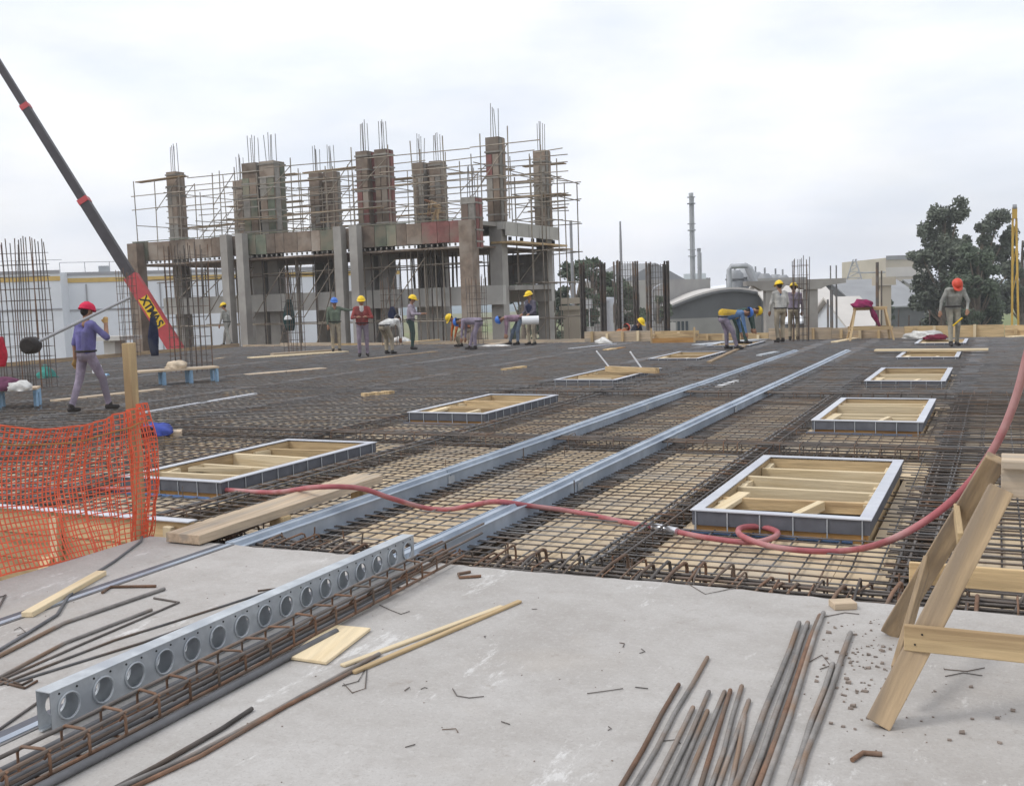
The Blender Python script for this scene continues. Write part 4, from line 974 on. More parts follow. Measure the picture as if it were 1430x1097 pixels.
while y < YB-.2:                         # right-hand edge beam
    mb = MB(); mb.bb((BX[3]+.425, y, zt-.62), (BX[3]+.48, y+1.15, zt-.02)); ob('form_panel', mb, K['concretelight'], bld)
    mb = MB(); mb.bb((BX[3]+.425, y+.3, zt-.82), (BX[3]+.56, y+.38, zt-.66)); ob('joist_end', mb, K['black'], bld); y += 1.2
mb = MB(); mb.bb((BX[3]-.2, YF-.35, zt-.95), (BX[3]+.9, YB+.7, zt-.86)); ob('soffit_shutter', mb, K['wood'], bld)
# lower floor
mb = MB(); mb.bb((BX[0]-.6, YB-.7, 1.35), (BX[3]+.6, YB-.35, 2.15)); ob('edge_beam', mb, K['concretelight'], bld)
for (xa, xb) in ((BX[0]-.6, BX[1]-.9), (BX[1]-.88, BX[2]-.9), (BX[2]-.88, BX[3]+.5)):
    mb = MB(); mb.bb((xa, 39.75, 1.3), (xb, 40.05, 2.12)); ob('edge_beam', mb, K['concretelight'], bld)
mb = MB(); mb.bb((BX[0]-.6, YF+.3, 1.9), (BX[3]+.6, YB-.7, 2.1)); ob('floor_slab', mb, K['concrete'], bld)
mb = MB(); mb.bb((BX[2]+1.6, YF+.5, GZ), (BX[2]+2.9, YF+.8, 1.9)); ob('wall', mb, K['concretelight'], bld)
mb = MB(); mb.bb((BX[3]-1.8, YB-.4, 2.2), (BX[3]+.3, YB-.2, 3.6)); ob('wall', mb, K['formgrey'], bld)
mb = MB(); mb.bb((BX[1]+1.5, YB-.2, 2.0), (BX[1]+3.6, YB, 3.5)); ob('wall', mb, K['formbrown'], bld)

# scaffolding round the frame
scf = thing('scaffold', (-28, 41, zt), 'rusty tube scaffold wrapped round the tall shuttered columns', 'scaffold')
def tube_(p, q_, nm, r=.026, mt='scaf'):
    mb = MB(); mb.tube([p, q_], r, 5); ob(nm, mb, K[mt], scf)
lines_y = (39.4, 41.8, 44.2, 46.8)
for y in lines_y:
    x = -39.2
    prev = None
    XE = min(-17.3, -.408*y)
    while x < XE:
        t_ = ztop+q.uniform(-.9, .35)
        if y == 39.4 and x < -33: t_ = ztop-.4
        tube_((x, y, zt), (x+q.gauss(0,.05), y, t_), 'standard')
        if prev and q.random() < .38:
            za = q.choice((zt+.2, zt+1.6)); tube_((prev, y+.03, za), (x, y+.03, za+1.5), 'brace', .022)
        prev = x; x += q.uniform(1.25, 2.1)
    for z in (5.7, 6.6, 7.2, 7.9):
        xa = -39.4
        while xa < XE:
            l = q.uniform(3, 6); xb = min(xa+l, XE+.3)
            if q.random() < .86: tube_((xa, y-.04, z+q.gauss(0,.06)), (xb, y-.04, z+q.gauss(0,.06)), 'ledger', .023)
            if q.random() < .30:
                mb = MB(); mb.beam((xa+.2, y+.3, z+.06), (xb-.3, y+.35, z+.06+q.gauss(0,.05)), .45, .045); ob('scaffold_board', mb, K['woodold'], scf)
            xa = xb+q.uniform(-.2, .3)
for x in np.arange(-39, -19, 1.9):
    for z in (5.7, 7.2):
        if q.random() < .75: tube_((x, 39.2, z+.08), (x+q.gauss(0,.1), 47, z+.08), 'transom', .022)
# right-hand scaffold tower down to the ground
sc2 = thing('scaffold_tower', (-18.8, 44, GZ), 'slim tube scaffold tower at the right end of the frame building', 'scaffold')
for x in (-19.5, -18.8, -18.2):
    for y in (42.2, 44, 46.4):
        mb = MB(); mb.tube([(x, y, GZ), (x+q.gauss(0,.05), y, 7.3+q.uniform(-.9,.7))], .028, 5); ob('standard', mb, K['scaf'], sc2)
for z in (-1, .6, 2.2, 3.6, 5.0, 6.1, 7.0):
    for y in (42.2, 44, 46.4):
        mb = MB(); mb.tube([(-19.7, y, z+q.gauss(0,.05)), (-18.0, y, z+q.gauss(0,.05))], .024, 5); ob('ledger', mb, K['scaf'], sc2)
    for x in (-19.5, -18.2):
        mb = MB(); mb.tube([(x, 41.9, z), (x, 46.7, z+q.gauss(0,.05))], .024, 5); ob('transom', mb, K['scaf'], sc2)
for (x, y, z) in ((-19.5, 42.2, -1), (-19.5, 42.2, 2.2), (-19.5, 42.2, 5)):
    mb = MB(); mb.tube([(x, y, z), (x+1.3, y, z+1.5)], .022, 5); ob('brace', mb, K['scaf'], sc2)
for z in (3.7, 6.2):
    mb = MB(); mb.bb((-19.7, 44.1, z), (-18.1, 45.4, z+.05)); ob('scaffold_board', mb, K['woodold'], sc2)
# props under the beams
pr = thing('prop_forest', (-28, 42, GZ), 'crowd of thin steel props holding up the floor shuttering', 'props')
for k in range(170):
    x = q.uniform(BX[0]-.7, BX[3]-.2); y = q.choice((38.9, 39.6, 41.5, 43, 44.5))
    za, zb_ = (2.1, zb-.24) if y > 40.2 else (GZ, zb-.24)
    if y < 40.2 and q.random() < .5: continue
    mb = MB(); mb.tube([(x, y, za), (x+q.gauss(0,.05), y, zb_)], .032, 5); ob('prop', mb, K['scaf' if q.random() < .7 else 'rebar'], pr)
for y in (38.9, 39.6, 43):
    for z in (3.1, .7, -.9):
        mb = MB(); mb.tube([(BX[0]-.8, y, z+q.gauss(0,.1)), (BX[3], y, z+q.gauss(0,.1))], .025, 5); ob('lacing', mb, K['scaf'], pr)
for k in range(12):
    x = q.uniform(BX[0], BX[3]-2); mb = MB(); mb.tube([(x, 38.7, q.choice((-1.5, 1.0, 2.0))), (x+2, 38.7, 3.4)], .025, 5); ob('brace', mb, K['scaf'], pr)

# ================================================================== CRANE
def crane():
    D = 41.0; a, c = Dp(243, 482, D), Dp(38, 153, D+1.0); d = (c-a).normalized()
    t = thing('mobile_crane', (a.x+3, a.y, GZ), 'mobile crane with a dark telescopic boom and red foot section rising over the deck', 'crane')
    n = d.cross(fw).normalized(); o = n.cross(d).normalized()   # n across in the picture, o towards the camera or away
    if o.dot(fw) > 0: o = -o
    L_ = (c-a).length
    def sec(u0, u1, w_, h, mt, nm, par=t):
        mb = MB(); mb.beam(a+d*u0, a+d*u1, w_, h, upv=n); return ob(nm, mb, K[mt], par)
    red = sec(-5.5, L_*.287, .36, .56, 'boomred', 'boom_foot')
    sec(L_*.27, L_*.60, .32, .40, 'boom', 'boom_section'); col = sec(L_*.595, L_*.615, .36, .43, 'boomred', 'boom_collar')
    sec(L_*.61, L_*1.02, .28, .33, 'boom', 'boom_section'); sec(L_*1.0, L_*1.02, .31, .36, 'boomred', 'boom_collar'); sec(L_*1.01, L_*1.55, .24, .27, 'boom', 'boom_section')
    mb = MB(); p = a+d*L_*1.55; mb.tube([p-o*.25, p+o*.25], .28, 12); ob('sheave', mb, K['boom'], t)
    # side marking: yellow patches with dark letters
    fac = a+o*(.18+.004)
    u0, u1 = .075*L_, .195*L_; txt = 'XTMAS'
    for k, ch in enumerate(txt):
        u = u1-(u1-u0)*(k+.5)/5; hw = (u1-u0)/5*.55; ctr = fac+d*u
        mb = MB(); mb.box(ctr+o*.004, (hw*2, .42, .008), Matrix((d, n, o)).transposed()); tg = ob('letter_patch', mb, K['tag'], red)
        cu = bpy.data.curves.new('letter', 'FONT'); cu.body = ch; cu.size = .46; cu.align_x = 'CENTER'; cu.align_y = 'CENTER'; cu.extrude = .004; cu.offset = .012
        tmp = bpy.data.objects.new('letter', cu); C.objects.link(tmp); bpy.context.view_layer.update()
        me = bpy.data.meshes.new_from_object(tmp.evaluated_get(bpy.context.evaluated_depsgraph_get())); bpy.data.objects.remove(tmp)
        me.materials.clear(); me.materials.append(K['black'])
        X = -d; Yv = o.cross(X).normalized()
        lo = link('letter', me, red); M_ = Matrix((X, Yv, o)).transposed().to_4x4(); M_.translation = ctr+o*.012-absloc(red); lo.matrix_local = M_
    # carrier below the deck level
    p = a+d*-5.0; b0 = Vector((p.x, p.y, GZ))
    mb = MB(); mb.bb((b0.x-1.2, b0.y-1.2, GZ+1.3), (b0.x+1.6, b0.y+1.2, GZ+2.6)); ob('turret', mb, K['boomred'], t)
    mb = MB(); mb.bb((b0.x-4.5, b0.y-1.2, GZ+.7), (b0.x+4.5, b0.y+1.2, GZ+1.28)); ob('chassis', mb, K['boom'], t)
    mb = MB(); mb.bb((b0.x+3.2, b0.y-1.15, GZ+1.3), (b0.x+4.9, b0.y+1.15, GZ+2.6)); cab = ob('cab', mb, K['boomred'], t)
    mb = MB(); mb.bb((b0.x+4.9, b0.y-1.0, GZ+1.8), (b0.x+4.93, b0.y+1.0, GZ+2.5)); ob('windscreen', mb, K['glass'], cab)
    for x in (-3.4, -2.1, 2.0, 3.4):
        for s in (-1, 1):
            mb = MB(); mb.tube([(b0.x+x, b0.y+s*.85, GZ+.55), (b0.x+x, b0.y+s*1.2, GZ+.55)], .52, 16); ob('wheel', mb, K['black'], t)
crane()

# ================================================================== BACKGROUND
def wall_box(name, a, b_, depth, z0, z1, mt, lab, cat='building', roof=None, stripe=None):
    """a box building whose visible front runs from a to b"""
    a, b_ = Vector((a.x, a.y, 0)), Vector((b_.x, b_.y, 0)); d = (b_-a).normalized(); n = Vector((-d.y, d.x, 0))
    if n.dot(fw) < 0: n = -n
    t = thing(name, ((a+b_)/2+Vector((0,0,z0))), lab, cat)
    L_ = (b_-a).length; rot = Matrix((d, n, Vector((0,0,1)))).transposed()
    c = (a+b_)/2+n*depth/2
    mb = MB(); mb.box((c.x, c.y, (z0+z1)/2), (L_, depth, z1-z0), rot); ob('walls', mb, K[mt], t)
    return t, a, d, n, L_, rot
def panel(nm, par, a, d, n, u0, u1, z0, z1, mt, off=.02, th=.04):
    rot = Matrix((d, n, Vector((0,0,1)))).transposed(); c = a+d*(u0+u1)/2-n*(off)
    mb = MB(); mb.box((c.x, c.y, (z0+z1)/2), (u1-u0, th, z1-z0), rot); return ob(nm, mb, K[mt], par)
for k, (pa, Da, pb, Db, lab) in enumerate(((-160, 84, 85, 86, 'white warehouse with a yellow stripe, the wing behind the tall rebar cage'), (84, 88, 560, 97, 'long white warehouse with a yellow stripe behind the frame building'))):
    a, b_ = Dp(pa, 400, Da), Dp(pb, 400, Db); zt_ = 4.75-(.0 if k else -.15)
    t, a, d, n, L_, rot = wall_box('warehouse', a, b_, 30, GZ, zt_, 'white', lab)
    panel('stripe', t, a, d, n, 0, L_, zt_-.66, zt_-.28, 'yellow', .05); panel('roof_edge', t, a, d, n, 0, L_, zt_-.05, zt_+.22, 'stack', .08)
    panel('rail_line', t, a, d, n, 0, L_, zt_-3.1, zt_-2.95, 'stack', .06)
    for u in np.arange(2, L_, 6): panel('downpipe', t, a, d, n, u, u+.12, GZ, zt_-.8, 'stack', .08)
    for u in np.arange(3, L_-3, 12): panel('vent', t, a, d, n, u, u+.9, zt_+.25, zt_+.8, 'plant', -2.5, .9)
    mb = MB()
    for u in np.arange(0, L_, 2.0):
        p = a+d*u+n*.8; mb.tube([(p.x, p.y, zt_+.1), (p.x, p.y, zt_+1.1)], .03, 4)
    p, q_ = a+n*.8, a+d*L_+n*.8; mb.tube([(p.x, p.y, zt_+1.1), (q_.x, q_.y, zt_+1.1)], .03, 4); ob('roof_rail', mb, K['stack'], t)
# slab table at the left beyond the deck
c = Dp(160, 474, 42); mb = MB(); mb.bb((c.x-.9, c.y-.6, c.z-.02), (c.x+.9, c.y+.6, c.z+.14)); mb.bb((c.x-.3, c.y-.3, GZ), (c.x+.3, c.y+.3, c.z-.02))
ob('mushroom_column', mb, K['concretelight'], label='concrete column with a flat slab cap beyond the left deck edge', cat='column')

# precast beam on haunched columns
def precast():
    D = 44.0; t = thing('precast_frame', Dp(1130, 470, D)*1.0, 'precast concrete frame of a long haunched beam on square columns', 'concrete frame')
    t.location.z = GZ; P = lambda px, py: Dp(px, py, D)
    a, b_ = P(1050, 391), P(1178, 389); d = (b_-a); d.z = 0; d.normalize(); n = Vector((-d.y, d.x, 0)); zt_ = b_.z+.02; rot = Matrix((d, n, Vector((0,0,1)))).transposed()
    mb = MB(); prof = []
    def X(px): return (P(px, 390)-a).dot(d)
    top = zt_; pts = [(X(1040), top), (X(1178), top), (X(1178), top-.2), (X(1152), top-.28), (X(1143), top-.42), (X(1120), top-.42), (X(1108), top-.25), (X(1095), top-.2), (X(1088), top-.42), (X(1062), top-.42), (X(1050), top-.2), (X(1040), top-.2)]
    mb.prism(pts, Vector((a.x, a.y, 0))-n*.35, Vector((a.x, a.y, 0))+n*.35, d, (0,0,1)); ob('beam', mb, K['concrete'], t)
    for px in (1075, 1132):
        mb = MB(); c = Vector((a.x, a.y, 0))+d*X(px); mb.box((c.x, c.y, (GZ+top-.42)/2), (.46, .5, top-.425-GZ), rot); ob('column', mb, K['concrete'], t)
    c = P(1187, 395); c2 = c-Vector((fw.x, fw.y, 0))*4
    mb = MB(); mb.box((c2.x, c2.y, (GZ+1.55)/2), (.42, .42, 1.55-GZ), rot); mb.box((c2.x, c2.y, 1.72), (.72, .6, .32), rot); ob('corbel_column', mb, K['beige'], t)
    for px in (1160, 1168):
        mb = MB(); c = P(px, 400); mb.tube([(c.x, c.y, GZ), (c.x, c.y, top+.55)], .03, 5); ob('steel_pole', mb, K['rebargrey'], t)
precast()

# curved shed
def arch_shed(pa, pb, ppeak, D, yw, lab, roofm, wallm, depth=22, lowm='wall'):
    a, b_ = Dp(pa[0], pa[1], D), Dp(pb[0], pb[1], D); a2, b2 = Vector((a.x, a.y, 0)), Vector((b_.x, b_.y, 0)); d = (b2-a2); L_ = d.length; d.normalize(); n = Vector((-d.y, d.x, 0))
    if n.dot(fw) < 0: n = -n
    t = thing('curved_shed', (a2+b2)/2+Vector((0,0,GZ)), lab, 'shed'); K_ = 20; zp = Dp(ppeak[0], ppeak[1], D).z; up_ = (Dp(ppeak[0], ppeak[1], D)-a).dot(d)/L_
    crv = []
    for i in range(K_+1):
        u = i/K_; base = a.z+(b_.z-a.z)*u; w1 = u/up_ if u < up_ else (1-u)/(1-up_); peak = zp-(a.z+(b_.z-a.z)*up_)
        crv.append((u*L_, base+peak*math.sin(w1*math.pi/2)))
    mb = MB(); mb.prism([(0, GZ)]+crv+[(L_, GZ)], a2, a2+n*depth, d, (0,0,1)); ob('walls', mb, K[wallm], t)
    th = .28; mb = MB(); pr_ = [(u, z+.005) for u, z in crv]+[(u, z+th) for u, z in reversed(crv)]
    mb.prism(pr_, a2-n*.35, a2+n*(depth+.3), d, (0,0,1)); ob('roof', mb, K[roofm], t)
    panel('low_wall', t, a2, d, n, 0, L_, GZ, yw, lowm, .06, .1)
    mb = MB(); mb.prism([(u, z-.12) for u, z in crv]+[(u, z+.1) for u, z in reversed(crv)], a2-n*.5, a2-n*.36, d, (0,0,1)); ob('fascia', mb, K['walldark'], t)
    for k in range(4): panel('window', t, a2, d, n, L_*(.06+.04*k), L_*(.085+.04*k), GZ+1.2, yw-.25, 'glass', .13, .05)
    return t
arch_shed((931,431), (1073,413), (1010,406), 98, -1.0, 'dark curved roof shed with a pale lower wall beyond the far edge boards', 'roofpale', 'walldark', 30)
arch_shed((1006,406), (1078,404), (1052,398), 134, -1.0, 'white roofed shed behind the dark curved shed', 'roofwhite', 'walldark', 14)

def gable_shed(pa, pb, D, ze, zr, depth, lab, roofm, wallm, side=0):
    """ridge runs along the front; roof slope faces the camera"""
    a, b_ = Dp(pa, 410, D), Dp(pb, 410, D); a, b_ = Vector((a.x, a.y, 0)), Vector((b_.x, b_.y, 0)); d = (b_-a).normalized(); n = Vector((-d.y, d.x, 0)); L_ = (b_-a).length
    if n.dot(fw) < 0: n = -n
    t = thing('gable_shed', (a+b_)/2+Vector((0,0,GZ)), lab, 'shed')
    mb = MB(); mb.prism([(0, GZ), (depth, GZ), (depth, ze), (depth/2, zr), (0, ze)], a, a+d*L_, n, (0,0,1)); ob('walls', mb, K[wallm], t)
    mb = MB(); mb.prism([(-.4, ze-.05), (depth/2, zr+.03), (depth+.4, ze-.05), (depth+.4, ze+.12), (depth/2, zr+.2), (-.4, ze+.12)], a-d*.4, a+d*(L_+.4), n, (0,0,1)); ob('roof', mb, K[roofm], t)
    for k in range(int(L_/5)): panel('door', t, a, d, n, 1+k*5, 3.2+k*5, GZ, ze-1.0, 'walldark', .05)
    return t
gable_shed(1085, 1178, 92, -.9, 1.9, 16, 'pale roofed shed seen between the precast columns', 'roofpale', 'walldark')
gable_shed(1100, 1150, 84, -1.3, -.4, 5, 'low white roofed lean-to in front of the pale roofed shed', 'roofwhite', 'walldark')
gable_shed(1188, 1226, 72, -1.4, .6, 10, 'beige roofed shed with a white wall behind the far sawhorse', 'roofpale', 'white')
gable_shed(1204, 1296, 115, -1.0, 2.1, 22, 'grey roofed shed beside the big eucalyptus trees', 'roofgrey', 'walldark')
gable_shed(1296, 1334, 140, -.2, 2.0, 16, 'pale grey shed half hidden by the eucalyptus trees', 'roofgrey', 'wall')
t, a, d, n, L_, rot = wall_box('plant_building', Dp(1237, 390, 150), Dp(1300, 390, 150), 20, GZ, 5.4, 'beige', 'flat topped beige industrial building behind the grey shed')
panel('roof_edge', t, a, d, n, 0, L_, 5.1, 5.7, 'roofgrey', .1); panel('band', t, a, d, n, 0, L_, 2.6, 4.0, 'roofpale', .05)
for u in np.arange(.8, L_-1, 2.4): panel('window', t, a, d, n, u, u+1.3, 1.0, 2.0, 'glass', .06)

# factory left of the shed: low blocks, chimney stack and slim flue
t, a, d, n, L_, rot = wall_box('factory', Dp(893, 395, 158), Dp(992, 395, 158), 18, GZ, 3.2, 'beige', 'pale factory block at the foot of the tall chimney')
panel('roof_edge', t, a, d, n, 0, L_, 3.0, 3.5, 'roofgrey', .1)
panel('dark_wall', t, a, d, n, 0, L_*.52, GZ, 3.3, 'wall', .2); panel('upper_block', t, a, d, n, L_*.62, L_*.93, 2.6, 4.2, 'white', .25, .8); panel('loading_gap', t, a, d, n, L_*.6, L_*.85, -1.4, .8, 'walldark', .3)
for k in range(5): panel('window', t, a, d, n, 1+k*1.1, 1.6+k*1.1, 0.2, 1.6, 'glass', .26)
def stack(px0, pyt, D, r, lab, plats=(), base=GZ):
    p = Dp(px0, pyt, D); t = thing('chimney', (p.x, p.y, base), lab, 'chimney')
    mb = MB(); mb.tube([(p.x, p.y, base), (p.x, p.y, p.z-1.5), (p.x, p.y, p.z)], [r*1.15, r, r*.95], 14); ob('flue', mb, K['stack'], t)
    mb = MB(); mb.tube([(p.x, p.y, p.z-.3), (p.x, p.y, p.z+.15)], r*1.12, 14); ob('cap_ring', mb, K['plant'], t)
    for z in plats:
        mb = MB(); mb.tube([(p.x, p.y, z), (p.x, p.y, z+.15)], r*2.0, 12); ob('platform', mb, K['plant'], t)
        mb = MB(); mb.tube([(p.x+math.cos(a_)*r*1.95, p.y+math.sin(a_)*r*1.95, z+1.0) for a_ in np.linspace(0, 6.283, 13)[:-1]], .05, 4, closed=True); ob('guard_rail', mb, K['plant'], t)
    mb = MB(); mb.tube([(p.x+r*1.15, p.y-r*.5, base+2), (p.x+r*1.15, p.y-r*.5, p.z-.5)], .14, 4); ob('ladder', mb, K['plant'], t)
zz = lambda px, py, D: Dp(px, py, D).z
stack(965, 271, 150, .30, 'tall grey chimney stack with small platforms', (zz(967, 358, 150), zz(967, 322, 150), zz(966, 285, 150)))
stack(976, 348, 150, .25, 'slim short flue beside the tall chimney')
p = Dp(866, 309, 60); mb = MB(); mb.tube([(p.x, p.y, GZ), (p.x, p.y, zz(867, 340, 60)), (p.x, p.y, p.z)], [.10, .08, .05], 8); ob('tall_pole', mb, K['stack'], label='tall thin steel pole behind the dark rebar wall cages', cat='pole')
p = Dp(797, 308, 60); mb = MB(); mb.tube([(p.x, p.y, GZ), (p.x, p.y, p.z)], .09, 8); ob('tall_pole', mb, K['stack'], label='steel pole standing just beyond the scaffold tower', cat='pole')
# lamp post
p = Dp(911, 440, 58); t_ = zz(911, 402, 58); mb = MB(); mb.tube([(p.x, p.y, GZ), (p.x, p.y, t_-.2), (p.x+.15, p.y, t_), (p.x+.6, p.y, t_+.22)], .05, 6); mb.box((p.x+.68, p.y, t_+.22), (.3, .14, .08)); ob('lamp_post', mb, K['flange'], label='slim white lamp post between the rebar wall cages', cat='lamp post')
# process plant: tanks and pipes
pp = thing('process_plant', Dp(1048, 400, 125)*1.0, 'cluster of steel tanks and bent pipes above the white roofed shed', 'process plant'); pp.location.z = GZ
for (px, r, top) in ((1026, 1.05, 377), (1041, 1.2, 375), (1055, 1.0, 380), (1068, .9, 382), (1083, .9, 383), (1093, .9, 384)):
    c = Dp(px, top, 125+rg.uniform(-3,3)); mb = MB(); mb.tube([(c.x, c.y, GZ), (c.x, c.y, c.z-.5), (c.x, c.y, c.z)], [r, r, r*.55], 14); ob('tank', mb, K['plant'], pp)
    mb = MB(); mb.tube([(c.x, c.y, c.z-1.2), (c.x, c.y, c.z-1.05)], r*1.12, 14); ob('walkway', mb, K['walldark'], pp)
    mb = MB(); mb.tube([(c.x, c.y, c.z-.2), (c.x, c.y, c.z+.7)], .12, 6); ob('vent_pipe', mb, K['plant'], pp)
A = lambda px, py: Dp(px, py, 120)
mb = MB(); mb.tube([A(1019,404), A(1018,377), A(1021,372), A(1043,371), A(1048,374), A(1058,402)], .3, 8); ob('pipe', mb, K['plant'], pp)
mb = MB(); mb.tube([A(1044,374), A(1056,402)], .35, 8); ob('duct', mb, K['stack'], pp)
c = A(1080, 394); mb = MB(); mb.box((c.x, c.y+4, c.z-2.5), (5.5, 4, 6)); ob('housing', mb, K['wall'], pp)
# lattice top far behind the corbel column
c = Dp(1193, 362, 130); mb = MB()
for s in (-1, 1): mb.tube([(c.x+s*1.3, c.y, 1), (c.x+s*.12, c.y, c.z)], .1, 4)
for k in range(5): z = 1+(c.z-1)*k/5; w_ = 1.3-1.15*k/5; mb.tube([(c.x-w_, c.y, z), (c.x+w_*.8, c.y, z+(c.z-1)/5)], .07, 4); mb.tube([(c.x-w_, c.y, z), (c.x+w_, c.y, z)], .07, 4)
for s in (-1, 1): mb.tube([(c.x+s*1.3, c.y, GZ), (c.x+s*1.3, c.y, 1)], .1, 4)
mb.tube([Dp(1196, 381, 130), Dp(1236, 380, 130)], .12, 4)
ob('lattice_tower', mb, K['plant'], label='small lattice tower and gantry beyond the precast frame', cat='tower')
# yellow drilling mast
def mast():
    D = 37.5; t = thing('drilling_mast', (Dp(1417, 460, D).x, Dp(1417, 460, D).y, GZ), 'yellow lattice mast standing beyond the far edge boards', 'mast')
    top = Dp(1417, 286, D); bl, br = Dp(1414, 462, D), Dp(1427, 462, D)
    for e_, nm in ((bl, -1), (br, 1)):
        mb = MB(); f = top+Vector((nm*.06,0,-.5)); mb.beam((e_.x, e_.y, GZ), f, .075, .075, upv=(0,1,0)); ob('chord', mb, K['rigyellow'], t)
    for k in range(9):
        u, u2 = k/9, (k+1)/9; p = Vector((bl.x, bl.y, GZ)).lerp(top+Vector((-.06,0,-.5)), u); q_ = Vector((br.x, br.y, GZ)).lerp(top+Vector((.06,0,-.5)), u2)
        if k < 6: continue
        mb = MB(); mb.tube([p, q_], .025, 4); ob('lacing', mb, K['rigyellow'], t)
    mb = MB(); mb.box((top.x, top.y, top.z-.3), (.17, .2, .4)); ob('crown_block', mb, K['rigyellow'], t); mb = MB(); mb.tube([(top.x-.07, top.y, top.z-.1), (top.x+.07, top.y, top.z-.1)], .12, 10); ob('sheave', mb, K['plant'], t)
mast()
# boundary fence and clutter beyond the deck
fn = thing('site_fence', Dp(900, 470, 56)*1.0, 'pale site hoarding beyond the far edge of the deck', 'fence'); fn.location.z = GZ
for k in range(16):
    c = Dp(792+k*9.5, 455, 56+k*.2); c2 = Dp(792+(k+1)*9.5-.6, 455, 56+(k+1)*.2); mb = MB(); mb.beam((c.x, c.y, (GZ+.1)/2-.1), (c2.x, c2.y, (GZ+.1)/2-.1), .05, .1-GZ-rg.uniform(0,.5)); ob('panel', mb, K['wall' if k % 3 else 'concretelight'], fn)
c = Dp(822, 424, 50); mb = MB(); mb.box((c.x, c.y, c.z), (.36, .04, .46)); mb.tube([(c.x, c.y+.03, GZ), (c.x, c.y+.03, c.z)], .035, 5); ob('notice_board', mb, K['paper'], label='small white notice board on a post beyond the deck', cat='sign')
c = Dp(850, 440, 50); mb = MB(); mb.tube([(c.x, c.y, GZ), (c.x, c.y, 1.0), (c.x+.1, c.y, 1.25), (c.x-.25, c.y, 1.35)], [.22,.22,.3,.1], 10); ob('vent_cowl', mb, K['flange'], label='pale vent pipe with a cowl beyond the rebar wall cages', cat='vent')
mb = MB(); c = Dp(801, 424, 52); mb.box((c.x, c.y, c.z+.15), (1.1, .8, .3)); mb.box((c.x, c.y, c.z-.2), (1.2, .9, .2)); mb.box((c.x, c.y, (GZ+c.z)/2-.15), (.9, .7, c.z-GZ-.3)); ob('tarp_stack', mb, K['beige'], label='covered stack of boards beyond the scaffold tower', cat='stack')

# ---- trees
def tree(px, D, pyt, pyb, wpx, mt, lab, seed, nb=11, leaf=.34, dens=170, lean=0, blobs=None, grp=None, cb=.35):
    q = random.Random(seed); top = Dp(px, pyt, D); base = Vector((top.x, top.y, GZ)); H = top.z-GZ; Wd = wpx*D/F_PX/2
    t = thing('tree', base, lab, 'tree', grp); tr = MB(); lf = MB()
    side = Vector((rt.x, rt.y, 0)).normalized(); dp = Vector((fw.x, fw.y, 0)).normalized()
    tp = [base, base+side*lean*.3*H*.1+Vector((0,0,H*.3)), base+side*lean*.1*H+Vector((0,0,H*.62)), base+side*lean*.14*H+Vector((0,0,H*.9))]
    tr.tube(tp, [H*.035, H*.026, H*.016, H*.005], 8)
    cl = []
    if blobs:
        for (bx, bz, br) in blobs: cl.append((base+side*bx*Wd+dp*q.uniform(-.5,.5)*Wd+Vector((0,0,H*bz)), br*Wd*1.22))
    else:
        for k in range(nb):
            u = q.uniform(cb, .93); rr = Wd*(.35+.65*math.sin(min(1, (1.02-u)/(1-cb))*math.pi*.75)); a = q.uniform(0, 6.28)
            cl.append((base+side*math.cos(a)*rr*.7+dp*math.sin(a)*rr*.7+Vector((0,0,H*u)), Wd*q.uniform(.28, .46)))
    for (c, r) in cl:
        zj = max(H*.2, min(H*.7, (c.z-GZ)*.62)); u = zj/H; j = tp[1].lerp(tp[2], max(0, min(1, (u-.3)/.32))) if u > .3 else base.lerp(tp[1], u/.3)
        m_ = j.lerp(c, .55)+Vector((0,0,-r*.15)); tr.tube([j, m_, c], [H*.011, H*.007, H*.002], 5)
        sub = []
        for _ in range(9):
            v = Vector((q.gauss(0,1), q.gauss(0,1), q.gauss(0,.8))).normalized()*r*q.uniform(.35, 1.0); sub.append((c+v, r*q.uniform(.3, .5))); tr.tube([c.lerp(c+v, .0), c+v], [H*.003, H*.001], 3)
        for (sc, sr) in sub:
            for _ in range(int(dens*.35)):
                v = Vector((q.gauss(0,1), q.gauss(0,1), q.gauss(0,1))).normalized()*sr*(q.random()**.45)*1.15; p = sc+v
                a = Vector((q.gauss(0,1), q.gauss(0,1), q.gauss(0,1)-.5)).normalized(); b2 = a.orthogonal().normalized(); s = leaf*q.uniform(.5, 1.15)
                lf.add([p-a*s*.5, p+b2*s*.26, p+a*s*.5, p-b2*s*.26], [(0,1,2,3)])
    ob('trunk', tr, K['bark'], t); ob('crown', lf, K[mt], t, kind=None)
tree(1318, 76, 281, 450, 88, 'leafA', 'tall eucalyptus tree with an open ragged crown beside the grey shed', 31, blobs=[(-.15,.90,.34),(.3,.93,.30),(-.55,.83,.34),(.1,.79,.42),(-.82,.66,.28),(-.35,.66,.44),(.35,.68,.4),(-.6,.5,.34),(.05,.54,.46),(.5,.52,.38),(-.3,.40,.36),(.3,.38,.42),(-.1,.66,.4),(.6,.62,.34),(-.75,.4,.3),(.0,.28,.4),(.55,.3,.36)], dens=300)
tree(1372, 80, 287, 450, 84, 'leafA', 'second eucalyptus tree with a gap in its crown beside the tall one', 32, blobs=[(.35,.92,.34),(-.1,.84,.34),(.75,.82,.26),(-.55,.74,.3),(.5,.70,.34),(-.3,.6,.36),(.8,.58,.24),(.1,.48,.4),(.15,.72,.36),(.5,.42,.4),(-.2,.4,.4),(.3,.28,.4)], dens=280)
tree(1366, 70, 332, 450, 74, 'leafB', 'dense dark round tree in front of the two eucalyptus trees', 33, nb=26, dens=260, leaf=.3, cb=.25)
tree(1428, 84, 318, 450, 70, 'leafA', 'eucalyptus tree behind the yellow drilling mast', 34, nb=20, dens=240)
